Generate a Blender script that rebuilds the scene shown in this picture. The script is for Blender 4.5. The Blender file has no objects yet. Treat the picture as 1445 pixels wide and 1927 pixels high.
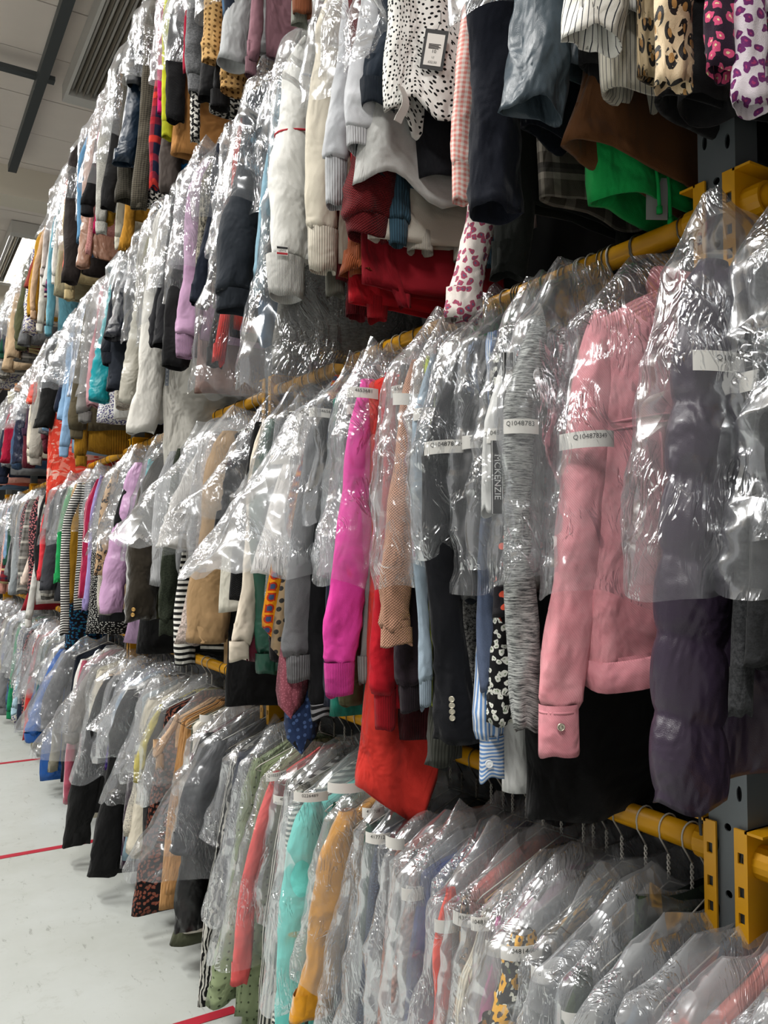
import bpy, math, random
import numpy as np
from mathutils import Vector, Matrix
R = random.Random(7)
C = bpy.context.scene.collection
sc = bpy.context.scene
# ---------------------------------------------------------------- camera
CAMH = 1.50; FPX = 1550.0; PSI = math.atan(932.0/1550.0); TH = math.atan(66.5/1550.0)
cam_d = bpy.data.cameras.new('camera'); cam = bpy.data.objects.new('camera', cam_d); C.objects.link(cam)
cam_d.sensor_fit = 'VERTICAL'; cam_d.sensor_height = 36.0; cam_d.lens = FPX*36.0/1927.0
cam_d.clip_start = 0.02; cam_d.clip_end = 100
cam.location = (0, 0, CAMH)
cam.rotation_euler = (math.pi/2+TH, 0, -PSI)
sc.camera = cam
# ---------------------------------------------------------------- light and exposure
w = bpy.data.worlds.new('world'); sc.world = w; w.use_nodes = True
w.node_tree.nodes['Background'].inputs[0].default_value = (1.0, .975, .94, 1)
w.node_tree.nodes['Background'].inputs[1].default_value = 0.24
def area(loc, rot, sx, sy, power, col=(1, .985, .95)):
    l = bpy.data.lights.new('lamp_light', 'AREA'); l.shape = 'RECTANGLE'; l.size = sx; l.size_y = sy
    l.energy = power; l.color = col
    o = bpy.data.objects.new('lamp_light', l); C.objects.link(o); o.location = loc; o.rotation_euler = rot
    return o
for (lx, ly, pw) in ((-1.9, -1.6, 215), (-1.9, 2.2, 235), (-1.9, 6.0, 250), (-1.9, 10.0, 250), (1.58, 13.6, 60)):
    area((lx, ly, 5.88), (0, 0, 0), .45, 2.2, pw)
sc.view_settings.view_transform = 'Standard'; sc.view_settings.look = 'None'
sc.view_settings.gamma = 1.0; sc.view_settings.use_curve_mapping = False
sc.view_settings.exposure = 0.35
sc.cycles.transparent_max_bounces = 16
sc.cycles.use_adaptive_sampling = True; sc.cycles.adaptive_threshold = 0.1
sc.cycles.max_bounces = 3; sc.cycles.diffuse_bounces = 2; sc.cycles.glossy_bounces = 2
sc.cycles.transmission_bounces = 2
sc.cycles.caustics_reflective = False; sc.cycles.caustics_refractive = False
# ---------------------------------------------------------------- photograph pixel -> world
_s, _c = math.sin(PSI), math.cos(PSI); _st, _ct = math.sin(TH), math.cos(TH)
def ray(u, v):
    a = (u-722.5)/FPX; b = (963.5-v)/FPX
    # right=(c,-s,0) fwd=(s ct, c ct, st) up=(-s st,-c st,ct)
    return (a*_c+_s*_ct-b*_s*_st, -a*_s+_c*_ct-b*_c*_st, _st+b*_ct)
def hitX(u, v, X):
    r = ray(u, v); t = X/r[0]; return (X, r[1]*t, CAMH+r[2]*t)
def hitY(u, v, Y):
    r = ray(u, v); t = Y/r[1]; return (r[0]*t, Y, CAMH+r[2]*t)
def hitZ(u, v, Z):
    r = ray(u, v); t = (Z-CAMH)/r[2]; return (r[0]*t, r[1]*t, Z)
def depth(X, Y, Z): return X*_s*_ct+Y*_c*_ct+(Z-CAMH)*_st
# ---------------------------------------------------------------- numpy noise and mesh helpers
def _h(i, j, k):
    n = (i*374761393+j*668265263+k*2147483647+974634777) & 0x7fffffff
    n = ((n ^ (n >> 13))*1274126177) & 0x7fffffff
    n = n ^ (n >> 16)
    return (n & 0xffff)/32767.5-1.0
def noise(p):
    p = np.asarray(p, float); i = np.floor(p).astype(np.int64); f = p-i; f = f*f*(3-2*f)
    x, y, z = i[..., 0], i[..., 1], i[..., 2]; fx, fy, fz = f[..., 0], f[..., 1], f[..., 2]
    def L(a, b, t): return a+(b-a)*t
    r0 = L(L(_h(x, y, z), _h(x+1, y, z), fx), L(_h(x, y+1, z), _h(x+1, y+1, z), fx), fy)
    r1 = L(L(_h(x, y, z+1), _h(x+1, y, z+1), fx), L(_h(x, y+1, z+1), _h(x+1, y+1, z+1), fx), fy)
    return L(r0, r1, fz)
def ridge(p): return 1-2*np.abs(noise(p))
def sstep(a, b, x):
    t = np.clip((np.asarray(x, float)-a)/(b-a), 0, 1); return t*t*(3-2*t)
def quads_mesh(name, V, F, uv=None, smooth=True):
    V = np.asarray(V, np.float32).reshape(-1, 3); F = np.asarray(F, np.int32)
    me = bpy.data.meshes.new(name); me.vertices.add(len(V)); me.vertices.foreach_set('co', V.ravel())
    k = F.shape[1]; me.loops.add(F.size); me.loops.foreach_set('vertex_index', F.ravel())
    me.polygons.add(len(F)); me.polygons.foreach_set('loop_start', np.arange(0, F.size, k, dtype=np.int32))
    me.polygons.foreach_set('loop_total', np.full(len(F), k, np.int32))
    me.polygons.foreach_set('use_smooth', np.full(len(F), smooth, bool))
    if uv is not None:
        l = me.uv_layers.new(name='UVMap'); l.data.foreach_set('uv', np.asarray(uv, np.float32).ravel())
    me.update(calc_edges=True); return me
def grid_mesh(name, P, UV=None, closed=True):
    """P (n,m,3) rows by columns; closed joins last column to first."""
    n, m = P.shape[:2]; cols = m if closed else m-1
    a = np.arange(n-1)[:, None]*m; j = np.arange(cols)[None, :]; j2 = (j+1) % m
    F = np.stack([a+j, a+j2, a+m+j2, a+m+j], -1).reshape(-1, 4)
    uv = None
    if UV is not None:
        U, W = UV  # U (n,cols+1) W (n,cols+1)
        r = np.arange(n-1)[:, None]; cc = np.arange(cols)[None, :]
        uv = np.stack([np.stack([U[r, cc], W[r, cc]], -1), np.stack([U[r, cc+1], W[r, cc+1]], -1),
                       np.stack([U[r+1, cc+1], W[r+1, cc+1]], -1), np.stack([U[r+1, cc], W[r+1, cc]], -1)], 2).reshape(-1, 2)
    return quads_mesh(name, P, F, uv)
def loft(name, z, cx, cy, a, b, m, disp=None, p=.9, close_top=False):
    """stack of super-ellipses; returns mesh. all row arrays length n."""
    n = len(z); th = np.linspace(0, 2*np.pi, m, endpoint=False)
    ct, st = np.cos(th)[None], np.sin(th)[None]
    ex = np.sign(ct)*np.abs(ct)**p; ey = np.sign(st)*np.abs(st)**p
    A, B = np.asarray(a)[:, None], np.asarray(b)[:, None]
    X = np.asarray(cx)[:, None]+A*ex; Y = np.asarray(cy)[:, None]+B*ey; Z = np.asarray(z)[:, None]+0*ct
    nx, ny = B*ct, A*st; ln = np.sqrt(nx*nx+ny*ny)+1e-9; nx, ny = nx/ln, ny/ln
    if disp is not None:
        D = disp(X, Y, Z, th[None]+0*Z)
        dz = 0
        if isinstance(D, tuple): D, dz = D
        X = X+nx*D; Y = Y+ny*D; Z = Z+dz
    P = np.stack([X, Y, Z], -1)
    per = np.pi*(np.asarray(a)+np.asarray(b)).mean()
    U = np.tile(np.linspace(0, per, m+1)[None], (n, 1)); W = np.tile(np.asarray(z)[:, None], (1, m+1))
    return grid_mesh(name, P, (U, W))
def link(name, me, mat=None, parent=None, loc=None):
    o = bpy.data.objects.new(name, me); C.objects.link(o)
    if mat is not None:
        if len(me.materials) == 0: me.materials.append(mat)
        else:
            o.material_slots[0].link = 'OBJECT'; o.material_slots[0].material = mat
    if parent is not None: o.parent = parent
    if loc is not None: o.location = loc
    return o
def tag(o, label=None, cat=None, group=None, kind=None):
    if label: o['label'] = label
    if cat: o['category'] = cat
    if group: o['group'] = group
    if kind: o['kind'] = kind
    return o
def empty(name, loc, rz=0):
    o = bpy.data.objects.new(name, None); C.objects.link(o); o.location = loc; o.rotation_euler = (0, 0, rz)
    o.empty_display_size = .05; return o
class MB:
    def __init__(s): s.v = []; s.f = []
    def poly(s, pts, faces):
        b = len(s.v); s.v += [tuple(p) for p in pts]; s.f += [tuple(b+i for i in f) for f in faces]; return s
    def box(s, x0, x1, y0, y1, z0, z1):
        return s.poly([(x0, y0, z0), (x1, y0, z0), (x1, y1, z0), (x0, y1, z0), (x0, y0, z1), (x1, y0, z1), (x1, y1, z1), (x0, y1, z1)],
                      [(0, 3, 2, 1), (4, 5, 6, 7), (0, 1, 5, 4), (1, 2, 6, 5), (2, 3, 7, 6), (3, 0, 4, 7)])
    def tube(s, pts, r, k=8, caps=True):
        pts = [Vector(p) for p in pts]; n = len(pts); b = len(s.v); up = None
        for i, p in enumerate(pts):
            t = (pts[min(i+1, n-1)]-pts[max(i-1, 0)]).normalized()
            if up is None: up = t.orthogonal().normalized()
            up = (up-t*up.dot(t)).normalized(); q = t.cross(up)
            for j in range(k):
                a = 2*math.pi*j/k; s.v.append(tuple(p+(up*math.cos(a)+q*math.sin(a))*r))
        for i in range(n-1):
            for j in range(k):
                s.f.append((b+i*k+j, b+i*k+(j+1) % k, b+(i+1)*k+(j+1) % k, b+(i+1)*k+j))
        if caps: s.f.append(tuple(b+j for j in range(k))[::-1]); s.f.append(tuple(b+(n-1)*k+j for j in range(k)))
        return s
    def mesh(s, name, smooth=False):
        me = bpy.data.meshes.new(name); me.from_pydata(s.v, [], s.f); me.update()
        if smooth: me.polygons.foreach_set('use_smooth', [True]*len(me.polygons))
        return me
    def build(s, name, mat, parent=None, loc=None, smooth=False): return link(name, s.mesh(name, smooth), mat, parent, loc)
# ---------------------------------------------------------------- materials
def lin(h):
    if not isinstance(h, str): return tuple(h)+(1,)
    h = h.lstrip('#'); r = []
    for i in (0, 2, 4):
        c = int(h[i:i+2], 16)/255; r.append(c/12.92 if c <= .04045 else ((c+.055)/1.055)**2.4)
    return tuple(r)+(1,)
class NT:
    def __init__(s, name):
        s.m = bpy.data.materials.new(name); s.m.use_nodes = True; s.t = s.m.node_tree; s.t.nodes.clear()
        s.out = s.n('ShaderNodeOutputMaterial')
    def n(s, typ, ins=None, **kw):
        x = s.t.nodes.new(typ)
        for k, v in kw.items(): setattr(x, k, v)
        for k, v in (ins or {}).items():
            i = x.inputs[k]
            if isinstance(v, bpy.types.NodeSocket): s.t.links.new(v, i)
            else: i.default_value = v
        return x
    def math(s, op, a, b=0.0, c=0.0):
        return s.n('ShaderNodeMath', {0: a, 1: b, 2: c}, operation=op).outputs[0]
    def mix(s, f, a, b):
        x = s.n('ShaderNodeMix', data_type='RGBA'); A = [i for i in x.inputs if i.type == 'RGBA']
        for i, v in ((x.inputs[0], f), (A[0], a), (A[1], b)):
            if isinstance(v, bpy.types.NodeSocket): s.t.links.new(v, i)
            else: i.default_value = v
        return [o for o in x.outputs if o.type == 'RGBA'][0]
    def noise(s, vec, scale, detail=3, rough=.5, dist=0):
        return s.n('ShaderNodeTexNoise', {'Vector': vec, 'Scale': scale, 'Detail': detail, 'Roughness': rough, 'Distortion': dist}).outputs[0]
    def mapv(s, vec, sc_, loc=(0, 0, 0), rot=(0, 0, 0)):
        return s.n('ShaderNodeMapping', {'Vector': vec, 'Location': loc, 'Rotation': rot, 'Scale': sc_}).outputs[0]
_mats = {}
def simple(name, col, rough=.5, metal=0, bump=0, bscale=200, spec=.5, var=0.0, emit=0):
    key = ('s', name)
    if key in _mats: return _mats[key]
    t = NT(name); tc = t.n('ShaderNodeTexCoord').outputs['Object']
    c = lin(col)
    if var:
        f = t.noise(tc, 6, 4); c = t.mix(t.math('MULTIPLY', f, var), c, tuple(x*.45 for x in c[:3])+(1,))
    ins = {'Base Color': c, 'Roughness': rough, 'Metallic': metal, 'Specular IOR Level': spec}
    if emit: ins['Emission Color'] = lin(col); ins['Emission Strength'] = emit
    if bump:
        b = t.n('ShaderNodeBump', {'Height': t.noise(tc, bscale, 3), 'Strength': bump, 'Distance': .002}); ins['Normal'] = b.outputs[0]
    p = t.n('ShaderNodeBsdfPrincipled', ins); t.t.links.new(p.outputs[0], t.out.inputs[0])
    _mats[key] = t.m; return t.m
def cloth(pat='plain', c1='#888888', c2='#ffffff', c3='#000000', sc_=1.0):
    key = ('c', pat, c1, c2, c3, sc_)
    if key in _mats: return _mats[key]
    t = NT('cloth_'+pat); uv = t.n('ShaderNodeTexCoord').outputs['UV']
    rnd = t.n('ShaderNodeObjectInfo').outputs['Random']
    sx = t.n('ShaderNodeSeparateXYZ', {0: uv}); U, W = sx.outputs[0], sx.outputs[1]
    A, B, D = lin(c1), lin(c2), lin(c3); col = A; rough = .9; bh = None; bs = .5; bd = .003; sheen = .06; spec = .25
    def stripe(x, period, duty=.5):
        return t.math('GREATER_THAN', t.math('FRACT', t.math('DIVIDE', x, period)), 1-duty)
    def vor(scale, rand=1.0, vec=None, out='Distance', feature='F1'):
        n = t.n('ShaderNodeTexVoronoi', {'Vector': vec or uv, 'Scale': scale, 'Randomness': rand}, voronoi_dimensions='2D', feature=feature)
        return n.outputs[out]
    if pat == 'stripe_v': col = t.mix(stripe(U, .014*sc_), A, B)
    elif pat == 'pin_v': col = t.mix(stripe(U, .0095*sc_, .16), A, B)
    elif pat == 'stripe_h': col = t.mix(stripe(W, .016*sc_), A, B)
    elif pat == 'diag': col = t.mix(stripe(t.math('ADD', U, t.math('MULTIPLY', W, .25)), .014*sc_), A, B)
    elif pat == 'check':
        f = t.math('MULTIPLY', t.math('ADD', stripe(U, .009*sc_), stripe(W, .009*sc_)), .5); col = t.mix(f, A, B)
    elif pat == 'tartan':
        f = t.math('MULTIPLY', t.math('ADD', stripe(U, .05*sc_, .3), stripe(W, .05*sc_, .4)), .5)
        col = t.mix(f, A, B); col = t.mix(t.math('MULTIPLY', stripe(W, .12*sc_, .15), .8), col, D)
    elif pat == 'dots':
        f = t.math('LESS_THAN', vor(85/sc_, .75), .24); col = t.mix(f, A, B)
    elif pat == 'blots':
        f = t.math('GREATER_THAN', t.noise(uv, 26/sc_, 2, .5, .6), .56); col = t.mix(f, A, B)
        g = t.math('GREATER_THAN', t.noise(uv, 17/sc_, 2, .5, 1.0), .61); col = t.mix(g, col, D)
    elif pat == 'floral':
        nc = t.n('ShaderNodeTexNoise', {'Vector': uv, 'Scale': 90.0/sc_, 'Detail': 1.0}).outputs[1]
        w2 = t.n('ShaderNodeVectorMath', {0: nc, 3: .012*sc_}, operation='SCALE').outputs[0]
        w3 = t.n('ShaderNodeVectorMath', {0: uv, 1: w2}, operation='ADD').outputs[0]
        f = t.math('LESS_THAN', vor(62/sc_, 1, w3), .36); col = t.mix(f, A, B)
        g = t.math('LESS_THAN', vor(62/sc_, 1, w3), .11); col = t.mix(g, col, D)
    elif pat == 'sunflower':
        nc = t.n('ShaderNodeTexNoise', {'Vector': uv, 'Scale': 160.0, 'Detail': 1.0}).outputs[1]
        w3 = t.n('ShaderNodeVectorMath', {0: uv, 1: t.n('ShaderNodeVectorMath', {0: nc, 3: .010}, operation='SCALE').outputs[0]}, operation='ADD').outputs[0]
        col = t.mix(t.math('LESS_THAN', vor(75, 1, w3), .25), A, lin('#d9d9c8'))
        col = t.mix(t.math('GREATER_THAN', t.noise(uv, 70, 2), .62), col, lin('#4a5a34'))
        col = t.mix(t.math('LESS_THAN', vor(30, .9, w3), .36), col, B); col = t.mix(t.math('LESS_THAN', vor(30, .9, w3), .12), col, lin('#3a2008'))
    elif pat == 'leopard':
        d = vor(46/sc_, .9, t.mapv(uv, (1, .6, 1))); ring = t.math('MULTIPLY', t.math('LESS_THAN', d, .40), t.math('GREATER_THAN', t.noise(uv, 60/sc_, 2), .44))
        col = t.mix(ring, A, D); col = t.mix(t.math('LESS_THAN', d, .17), col, B); spec = .5; rough = .55
    elif pat == 'zebra':
        wv = t.n('ShaderNodeTexWave', {'Vector': uv, 'Scale': 14.0/sc_, 'Distortion': 9.0, 'Detail': 2.0, 'Detail Scale': 1.5}).outputs[0]
        col = t.mix(t.math('GREATER_THAN', wv, .52), A, B)
    elif pat in ('tweed', 'marl'):
        v = t.mapv(uv, (1, 4, 1)) if pat == 'marl' and sc_ < 2 else t.mapv(uv, (1, 1, 1))
        if pat == 'marl' and sc_ >= 2: v = t.mapv(uv, (.12, 1, 1))
        f = t.noise(v, 420 if pat == 'marl' else 190/sc_, 3, .8); col = t.mix(t.n('ShaderNodeMapRange', {0: f, 1: .4, 2: .6}).outputs[0], A, B)
        bh = f; bs = .5
    elif pat == 'hound':
        a = t.math('ADD', U, W); b = t.math('SUBTRACT', U, W)
        f = t.math('MULTIPLY', stripe(a, .022*sc_, .55), stripe(U, .016*sc_, .6)); col = t.mix(t.math('MAXIMUM', f, t.math('MULTIPLY', stripe(b, .022*sc_, .35), stripe(W, .016*sc_, .5))), A, B)
    elif pat == 'knit':
        P = .0062*sc_; k = 2*math.pi/P
        f = t.math('MULTIPLY', t.math('SINE', t.math('MULTIPLY', U, k)), t.math('SINE', t.math('MULTIPLY', W, k*1.1)))
        f = t.math('MULTIPLY_ADD', f, .5, .5); col = t.mix(f, tuple(x*.45 for x in A[:3])+(1,), A); bh = f; bs = 1; bd = .004
    elif pat == 'rib':
        f = t.math('MULTIPLY_ADD', t.math('SINE', t.math('MULTIPLY', U, 2*math.pi/(.005*sc_))), .5, .5)
        col = t.mix(f, tuple(x*.55 for x in A[:3])+(1,), A); bh = f; bs = .9; bd = .002
    elif pat == 'denim':
        f = t.math('SINE', t.math('MULTIPLY', t.math('ADD', U, t.math('MULTIPLY', W, .8)), 2*math.pi/.0032)); bh = f; bs = .35; bd = .001
        n = t.noise(uv, 22, 5, .7); col = t.mix(t.n('ShaderNodeMapRange', {0: n, 1: .35, 2: .7}).outputs[0], A, B)
        col = t.mix(t.math('MULTIPLY', t.math('MULTIPLY_ADD', f, .5, .5), .25), col, tuple(x*.6 for x in A[:3])+(1,))
    elif pat == 'satin': rough = .34; spec = .45; sheen = 0; bs = .25
    elif pat == 'leather': rough = .26; spec = .6; sheen = 0; bs = .6
    elif pat == 'sequin':
        f = vor(260, 1, None, 'Color'); bh = f; bs = 1; rough = .3; spec = .8
        col = t.mix(t.math('GREATER_THAN', t.noise(uv, 300, 2), .6), A, B)
    elif pat == 'eyelet':
        f = t.math('LESS_THAN', vor(42, .25), .13); col = t.mix(f, A, D); bh = t.math('MULTIPLY', f, -1.0)
    elif pat == 'velvet': sheen = .6; rough = .8
    elif pat == 'perf':
        f = t.math('LESS_THAN', vor(62, .1), .25); col = t.mix(f, A, D)
    elif pat == 'motif':
        cell = t.n('ShaderNodeVectorMath', {0: t.n('ShaderNodeVectorMath', {0: uv, 3: 1/.028}, operation='SCALE').outputs[0]}, operation='FRACTION').outputs[0]
        q = t.n('ShaderNodeSeparateXYZ', {0: cell}); dx = t.math('ABSOLUTE', t.math('SUBTRACT', q.outputs[0], .5)); dy = t.math('ABSOLUTE', t.math('SUBTRACT', q.outputs[1], .5))
        m = t.math('MAXIMUM', dx, dy); alt = t.math('GREATER_THAN', t.math('FRACT', t.math('DIVIDE', t.math('FLOOR', t.math('DIVIDE', t.math('ADD', U, W), .028)), 2.0)), .25)
        r = t.math('SQRT', t.math('ADD', t.math('MULTIPLY', dx, dx), t.math('MULTIPLY', dy, dy)))
        sh = t.n('ShaderNodeMix', {0: alt, 2: m, 3: r}).outputs[0]
        col = t.mix(t.math('LESS_THAN', sh, .40), A, B); col = t.mix(t.math('LESS_THAN', sh, .24), col, D)
    # wear and tone variation that belongs to the cloth, plus weave relief
    n2 = t.noise(uv, 9, 3)
    col = t.mix(t.math('MULTIPLY', n2, .22), col, t.mix(.5, col, (.0, .0, .0, 1)))
    if bh is None: bh = t.noise(t.mapv(uv, (1, 1, 1)), 700, 2)
    wr = t.noise(t.mapv(uv, (1, .55, 1), rot=(0, 0, .5)), 13, 3, .5, .3)
    b1 = t.n('ShaderNodeBump', {'Height': wr, 'Strength': .85, 'Distance': .042}).outputs[0]
    b2 = t.n('ShaderNodeBump', {'Height': bh, 'Strength': bs, 'Distance': bd*.5, 'Normal': b1}).outputs[0]
    ins = {'Base Color': col, 'Roughness': rough, 'Specular IOR Level': spec, 'Normal': b2, 'Sheen Weight': sheen, 'Sheen Roughness': .4}
    p = t.n('ShaderNodeBsdfPrincipled', ins); t.t.links.new(p.outputs[0], t.out.inputs[0])
    _mats[key] = t.m; return t.m
def film(milk=.03, name='clear_film'):
    """thin polythene: see-through, glossy creases, a little milkiness, denser where it turns edge-on."""
    key = ('f', name)
    if key in _mats: return _mats[key]
    t = NT(name); tc = t.n('ShaderNodeTexCoord').outputs['Object']
    rnd = t.n('ShaderNodeObjectInfo').outputs['Random']
    off = t.n('ShaderNodeCombineXYZ', {0: t.math('MULTIPLY', rnd, 37.0), 1: t.math('MULTIPLY', rnd, 11.0), 2: 0.0}).outputs[0]
    v = t.n('ShaderNodeVectorMath', {0: tc, 1: off}, operation='ADD').outputs[0]
    wn = t.n('ShaderNodeVectorMath', {0: t.n('ShaderNodeTexNoise', {'Vector': v, 'Scale': 5.0, 'Detail': 1.0}).outputs[1], 3: .16}, operation='SCALE').outputs[0]
    vw = t.n('ShaderNodeVectorMath', {0: v, 1: wn}, operation='ADD').outputs[0]
    v1 = t.mapv(vw, (1.3, 1, .30), rot=(.0, .42, .0)); v2 = t.mapv(vw, (1, 1, .42), rot=(.3, -.5, .2))
    f1 = t.n('ShaderNodeTexVoronoi', {'Vector': v1, 'Scale': 13.0}).outputs['Distance']
    f2 = t.n('ShaderNodeTexVoronoi', {'Vector': v2, 'Scale': 34.0}).outputs['Distance']
    msk = t.n('ShaderNodeMapRange', {0: t.noise(v, 8, 1), 1: .45, 2: .62}).outputs[0]
    n3 = t.noise(t.mapv(vw, (1.5, 1, .28), rot=(.1, .75, .0)), 42, 2, .6, .6); r3 = t.math('MINIMUM', t.math('ABSOLUTE', t.math('SUBTRACT', n3, .5)), .09)
    fine = t.math('MULTIPLY', r3, t.math('MULTIPLY', msk, 4.2))
    hgt = t.math('ADD', t.math('ADD', t.math('MULTIPLY', f1, 1.5), t.math('MULTIPLY', t.math('MULTIPLY', f2, msk), .9)), t.math('ADD', t.math('MULTIPLY', t.noise(v1, 9, 1), 1.0), fine))
    bmp = t.n('ShaderNodeBump', {'Height': hgt, 'Strength': 1.0, 'Distance': .0065}).outputs[0]
    fr = t.n('ShaderNodeFresnel', {'IOR': 1.45, 'Normal': bmp}).outputs[0]
    gl = t.n('ShaderNodeBsdfGlossy', {'Color': (.95, .97, 1, 1), 'Roughness': .16, 'Normal': bmp})
    tr = t.n('ShaderNodeBsdfTransparent', {'Color': (.985, .988, .99, 1)})
    df = t.n('ShaderNodeBsdfDiffuse', {'Color': (.84, .86, .88, 1)})
    tl = t.n('ShaderNodeBsdfTranslucent', {'Color': (.84, .86, .88, 1)})
    dm = t.n('ShaderNodeMixShader', {0: .5, 1: df.outputs[0], 2: tl.outputs[0]})
    lw = t.n('ShaderNodeLayerWeight', {'Blend': .22}).outputs['Facing']
    hz = t.math('ADD', t.math('ADD', milk, t.math('MULTIPLY', t.math('POWER', lw, 2.5), .20)), t.math('MULTIPLY', t.math('POWER', f1, 3.0), .12))
    m1 = t.n('ShaderNodeMixShader', {0: hz, 1: tr.outputs[0], 2: dm.outputs[0]})
    gf = t.math('MINIMUM', t.math('MULTIPLY_ADD', fr, .9, .01), .5)
    m2 = t.n('ShaderNodeMixShader', {0: gf, 1: m1.outputs[0], 2: gl.outputs[0]})
    t.t.links.new(m2.outputs[0], t.out.inputs[0]); _mats[key] = t.m; return t.m
# ================================================================ SETTING
CEIL = 6.05; X0 = 1.13; RAIL = {1: 1.03, 2: 2.03, 3: 3.03, 4: 4.03}
POSTY = [-1.03, .82, 2.60, 4.43, 6.27, 8.10, 9.93]
def floor_mat():
    t = NT('painted_floor'); tc = t.n('ShaderNodeTexCoord').outputs['Object']
    n1 = t.noise(tc, 1.3, 5, .6); n2 = t.noise(tc, 9, 6, .75); n3 = t.noise(t.mapv(tc, (1, .25, 1), rot=(0, 0, .6)), 30, 4, .7)
    c = t.mix(t.n('ShaderNodeMapRange', {0: n1, 1: .35, 2: .7}).outputs[0], lin('#b6bab7'), lin('#a6a9a3'))
    c = t.mix(t.math('MULTIPLY', t.n('ShaderNodeMapRange', {0: n2, 1: .56, 2: .70}).outputs[0], .35), c, lin('#8f8f86'))
    c = t.mix(t.math('MULTIPLY', t.n('ShaderNodeMapRange', {0: n3, 1: .62, 2: .68}).outputs[0], .5), c, lin('#74746e'))
    b = t.n('ShaderNodeBump', {'Height': n2, 'Strength': .15, 'Distance': .002}).outputs[0]
    p = t.n('ShaderNodeBsdfPrincipled', {'Base Color': c, 'Roughness': t.math('MULTIPLY_ADD', n1, .25, .30), 'Normal': b, 'Specular IOR Level': .35})
    t.t.links.new(p.outputs[0], t.out.inputs[0]); return t.m
tag(MB().box(-7, 7, -4, 18, -.1, 0).build('floor', floor_mat()), kind='structure')
ceil_m = simple('ceiling_board', '#efe4da', .9, var=.12); beam_m = simple('beam_paint', '#e2d9c8', .85)
ce = MB().box(-7, 7, -4, 18, CEIL+.03, CEIL+.12).build('ceiling', simple('ceiling_void', '#4a4641', .95)); tag(ce, kind='structure')
Ys = [-4+.8*i for i in range(28)]
pan = {}
for i, y in enumerate(Ys):
    for x0, x1 in ((-7, -3.55), (-3.55, -.1), (-.1, 3.35), (3.35, 7)):
        key = round(x1-x0, 2)
        if key not in pan: pan[key] = MB().box(0, x1-x0-.014, 0, .788, 0, .028).mesh('panel')
        link('panel', pan[key], ceil_m, ce, (x0+.007, y+.006, CEIL+.002*(i % 2)))
bm_ = MB().box(-7, 7, 10.55, 10.95, CEIL-.36, CEIL).build('trim_1', beam_m); tag(bm_, kind='structure')
tag(MB().box(-7, 7, 15.5, 15.8, CEIL-.5, CEIL).build('trim_2', beam_m), kind='structure')
wb = MB().box(-7, 7, 17.8, 18, 0, CEIL+.1).build('wall_back', simple('wall_paint', '#8f877c', .9)); tag(wb, kind='structure')
grey_m = simple('galvanised_steel', '#5b6062', .5, .7, .1)
tr = empty('ceiling_track', (1.13, 7, CEIL-.2)); tag(tr, 'long grey metal track hung under the pale ceiling boards', 'track')
MB().box(-.045, .045, -7, 3.2, -.03, .03).box(-.045, -.037, -7, 3.2, .03, .06).box(.037, .045, -7, 3.2, .03, .06).build('rail', grey_m, tr)
for yy in (-2.0, -.38, 1.12):
    MB().box(-6, .12, yy-.04, yy+.04, .031, .075).build('cross_bar', grey_m, tr)
for yy in (-2.0, -.38, 1.12, 3.1):
    MB().tube([(0, yy, .07), (0, yy, .21)], .008, 6).build('hanger_rod', grey_m, tr)
# ceiling lights: louvred batten fittings
white_m = simple('white_enamel', '#cfccc6', .4); refl_m = simple('reflector', '#b8ae9f', .3, .25)
tube_off = simple('tube_glass', '#d8d6d0', .3); 
def emis(name, col, st):
    t = NT(name); e = t.n('ShaderNodeEmission', {'Color': col, 'Strength': st}); t.t.links.new(e.outputs[0], t.out.inputs[0]); return t.m
tube_on = emis('lit_tube', (1, .93, .82, 1), 9)
def fixture(x, y, L, lit, label, W=.47):
    r = empty('ceiling_light', (x, y, CEIL-.17)); tag(r, label, 'ceiling light', 'louvred ceiling lights')
    h = L/2; b = MB()
    b.box(-W/2, -W/2+.03, -h, h, -.01, .16).box(W/2-.03, W/2, -h, h, -.01, .16).box(-W/2+.03, W/2-.03, -h, -h+.16, -.01, .16).box(-W/2+.03, W/2-.03, h-.16, h, -.01, .16).box(-W/2+.03, W/2-.03, -h+.16, h-.16, .13, .16)
    b.build('housing', white_m, r)
    for i in range(6):
        cx = -W/2+.03+(i+.5)*(W-.06)/6
        MB().tube([(cx, -h+.17, .05), (cx, h-.17, .05)], .014, 10).build('fluorescent_tube', tube_on if lit and i > 1 else tube_off, r, smooth=True)
    for i in range(7):
        cx = -W/2+.03+i*(W-.06)/6
        MB().poly([(cx-.012, -h+.16, .13), (cx+.012, -h+.16, .13), (cx, -h+.16, .0), (cx-.012, h-.16, .13), (cx+.012, h-.16, .13), (cx, h-.16, .0)],
                  [(0, 2, 5, 3), (1, 4, 5, 2), (0, 1, 2), (3, 5, 4), (0, 3, 4, 1)]).build('reflector_blade', refl_m, r)
    for yy in (-h+.3, h-.3): MB().tube([(0, yy, .15), (0, yy, .17)], .03, 8).build('mount', grey_m, r)
fixture(1.60, 7.2, 2.4, False, 'unlit white louvred ceiling light with bare tubes above the top rail')
fixture(1.60, 13.6, 2.6, True, 'glowing ceiling light with lit tubes at the far left end of the rack')
for (lx, ly) in ((-1.9, -1.6), (-1.9, 2.2), (-1.9, 6.0), (-1.9, 10.0)):
    fixture(lx, ly, 2.4, True, {-1.6: 'lit louvred ceiling light over the aisle behind the camera', 2.2: 'lit louvred ceiling light over the aisle just left of the picture', 6.0: 'lit louvred ceiling light over the middle of the aisle, left of the picture', 10.0: 'lit louvred ceiling light over the far end of the aisle'}[ly])
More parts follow.
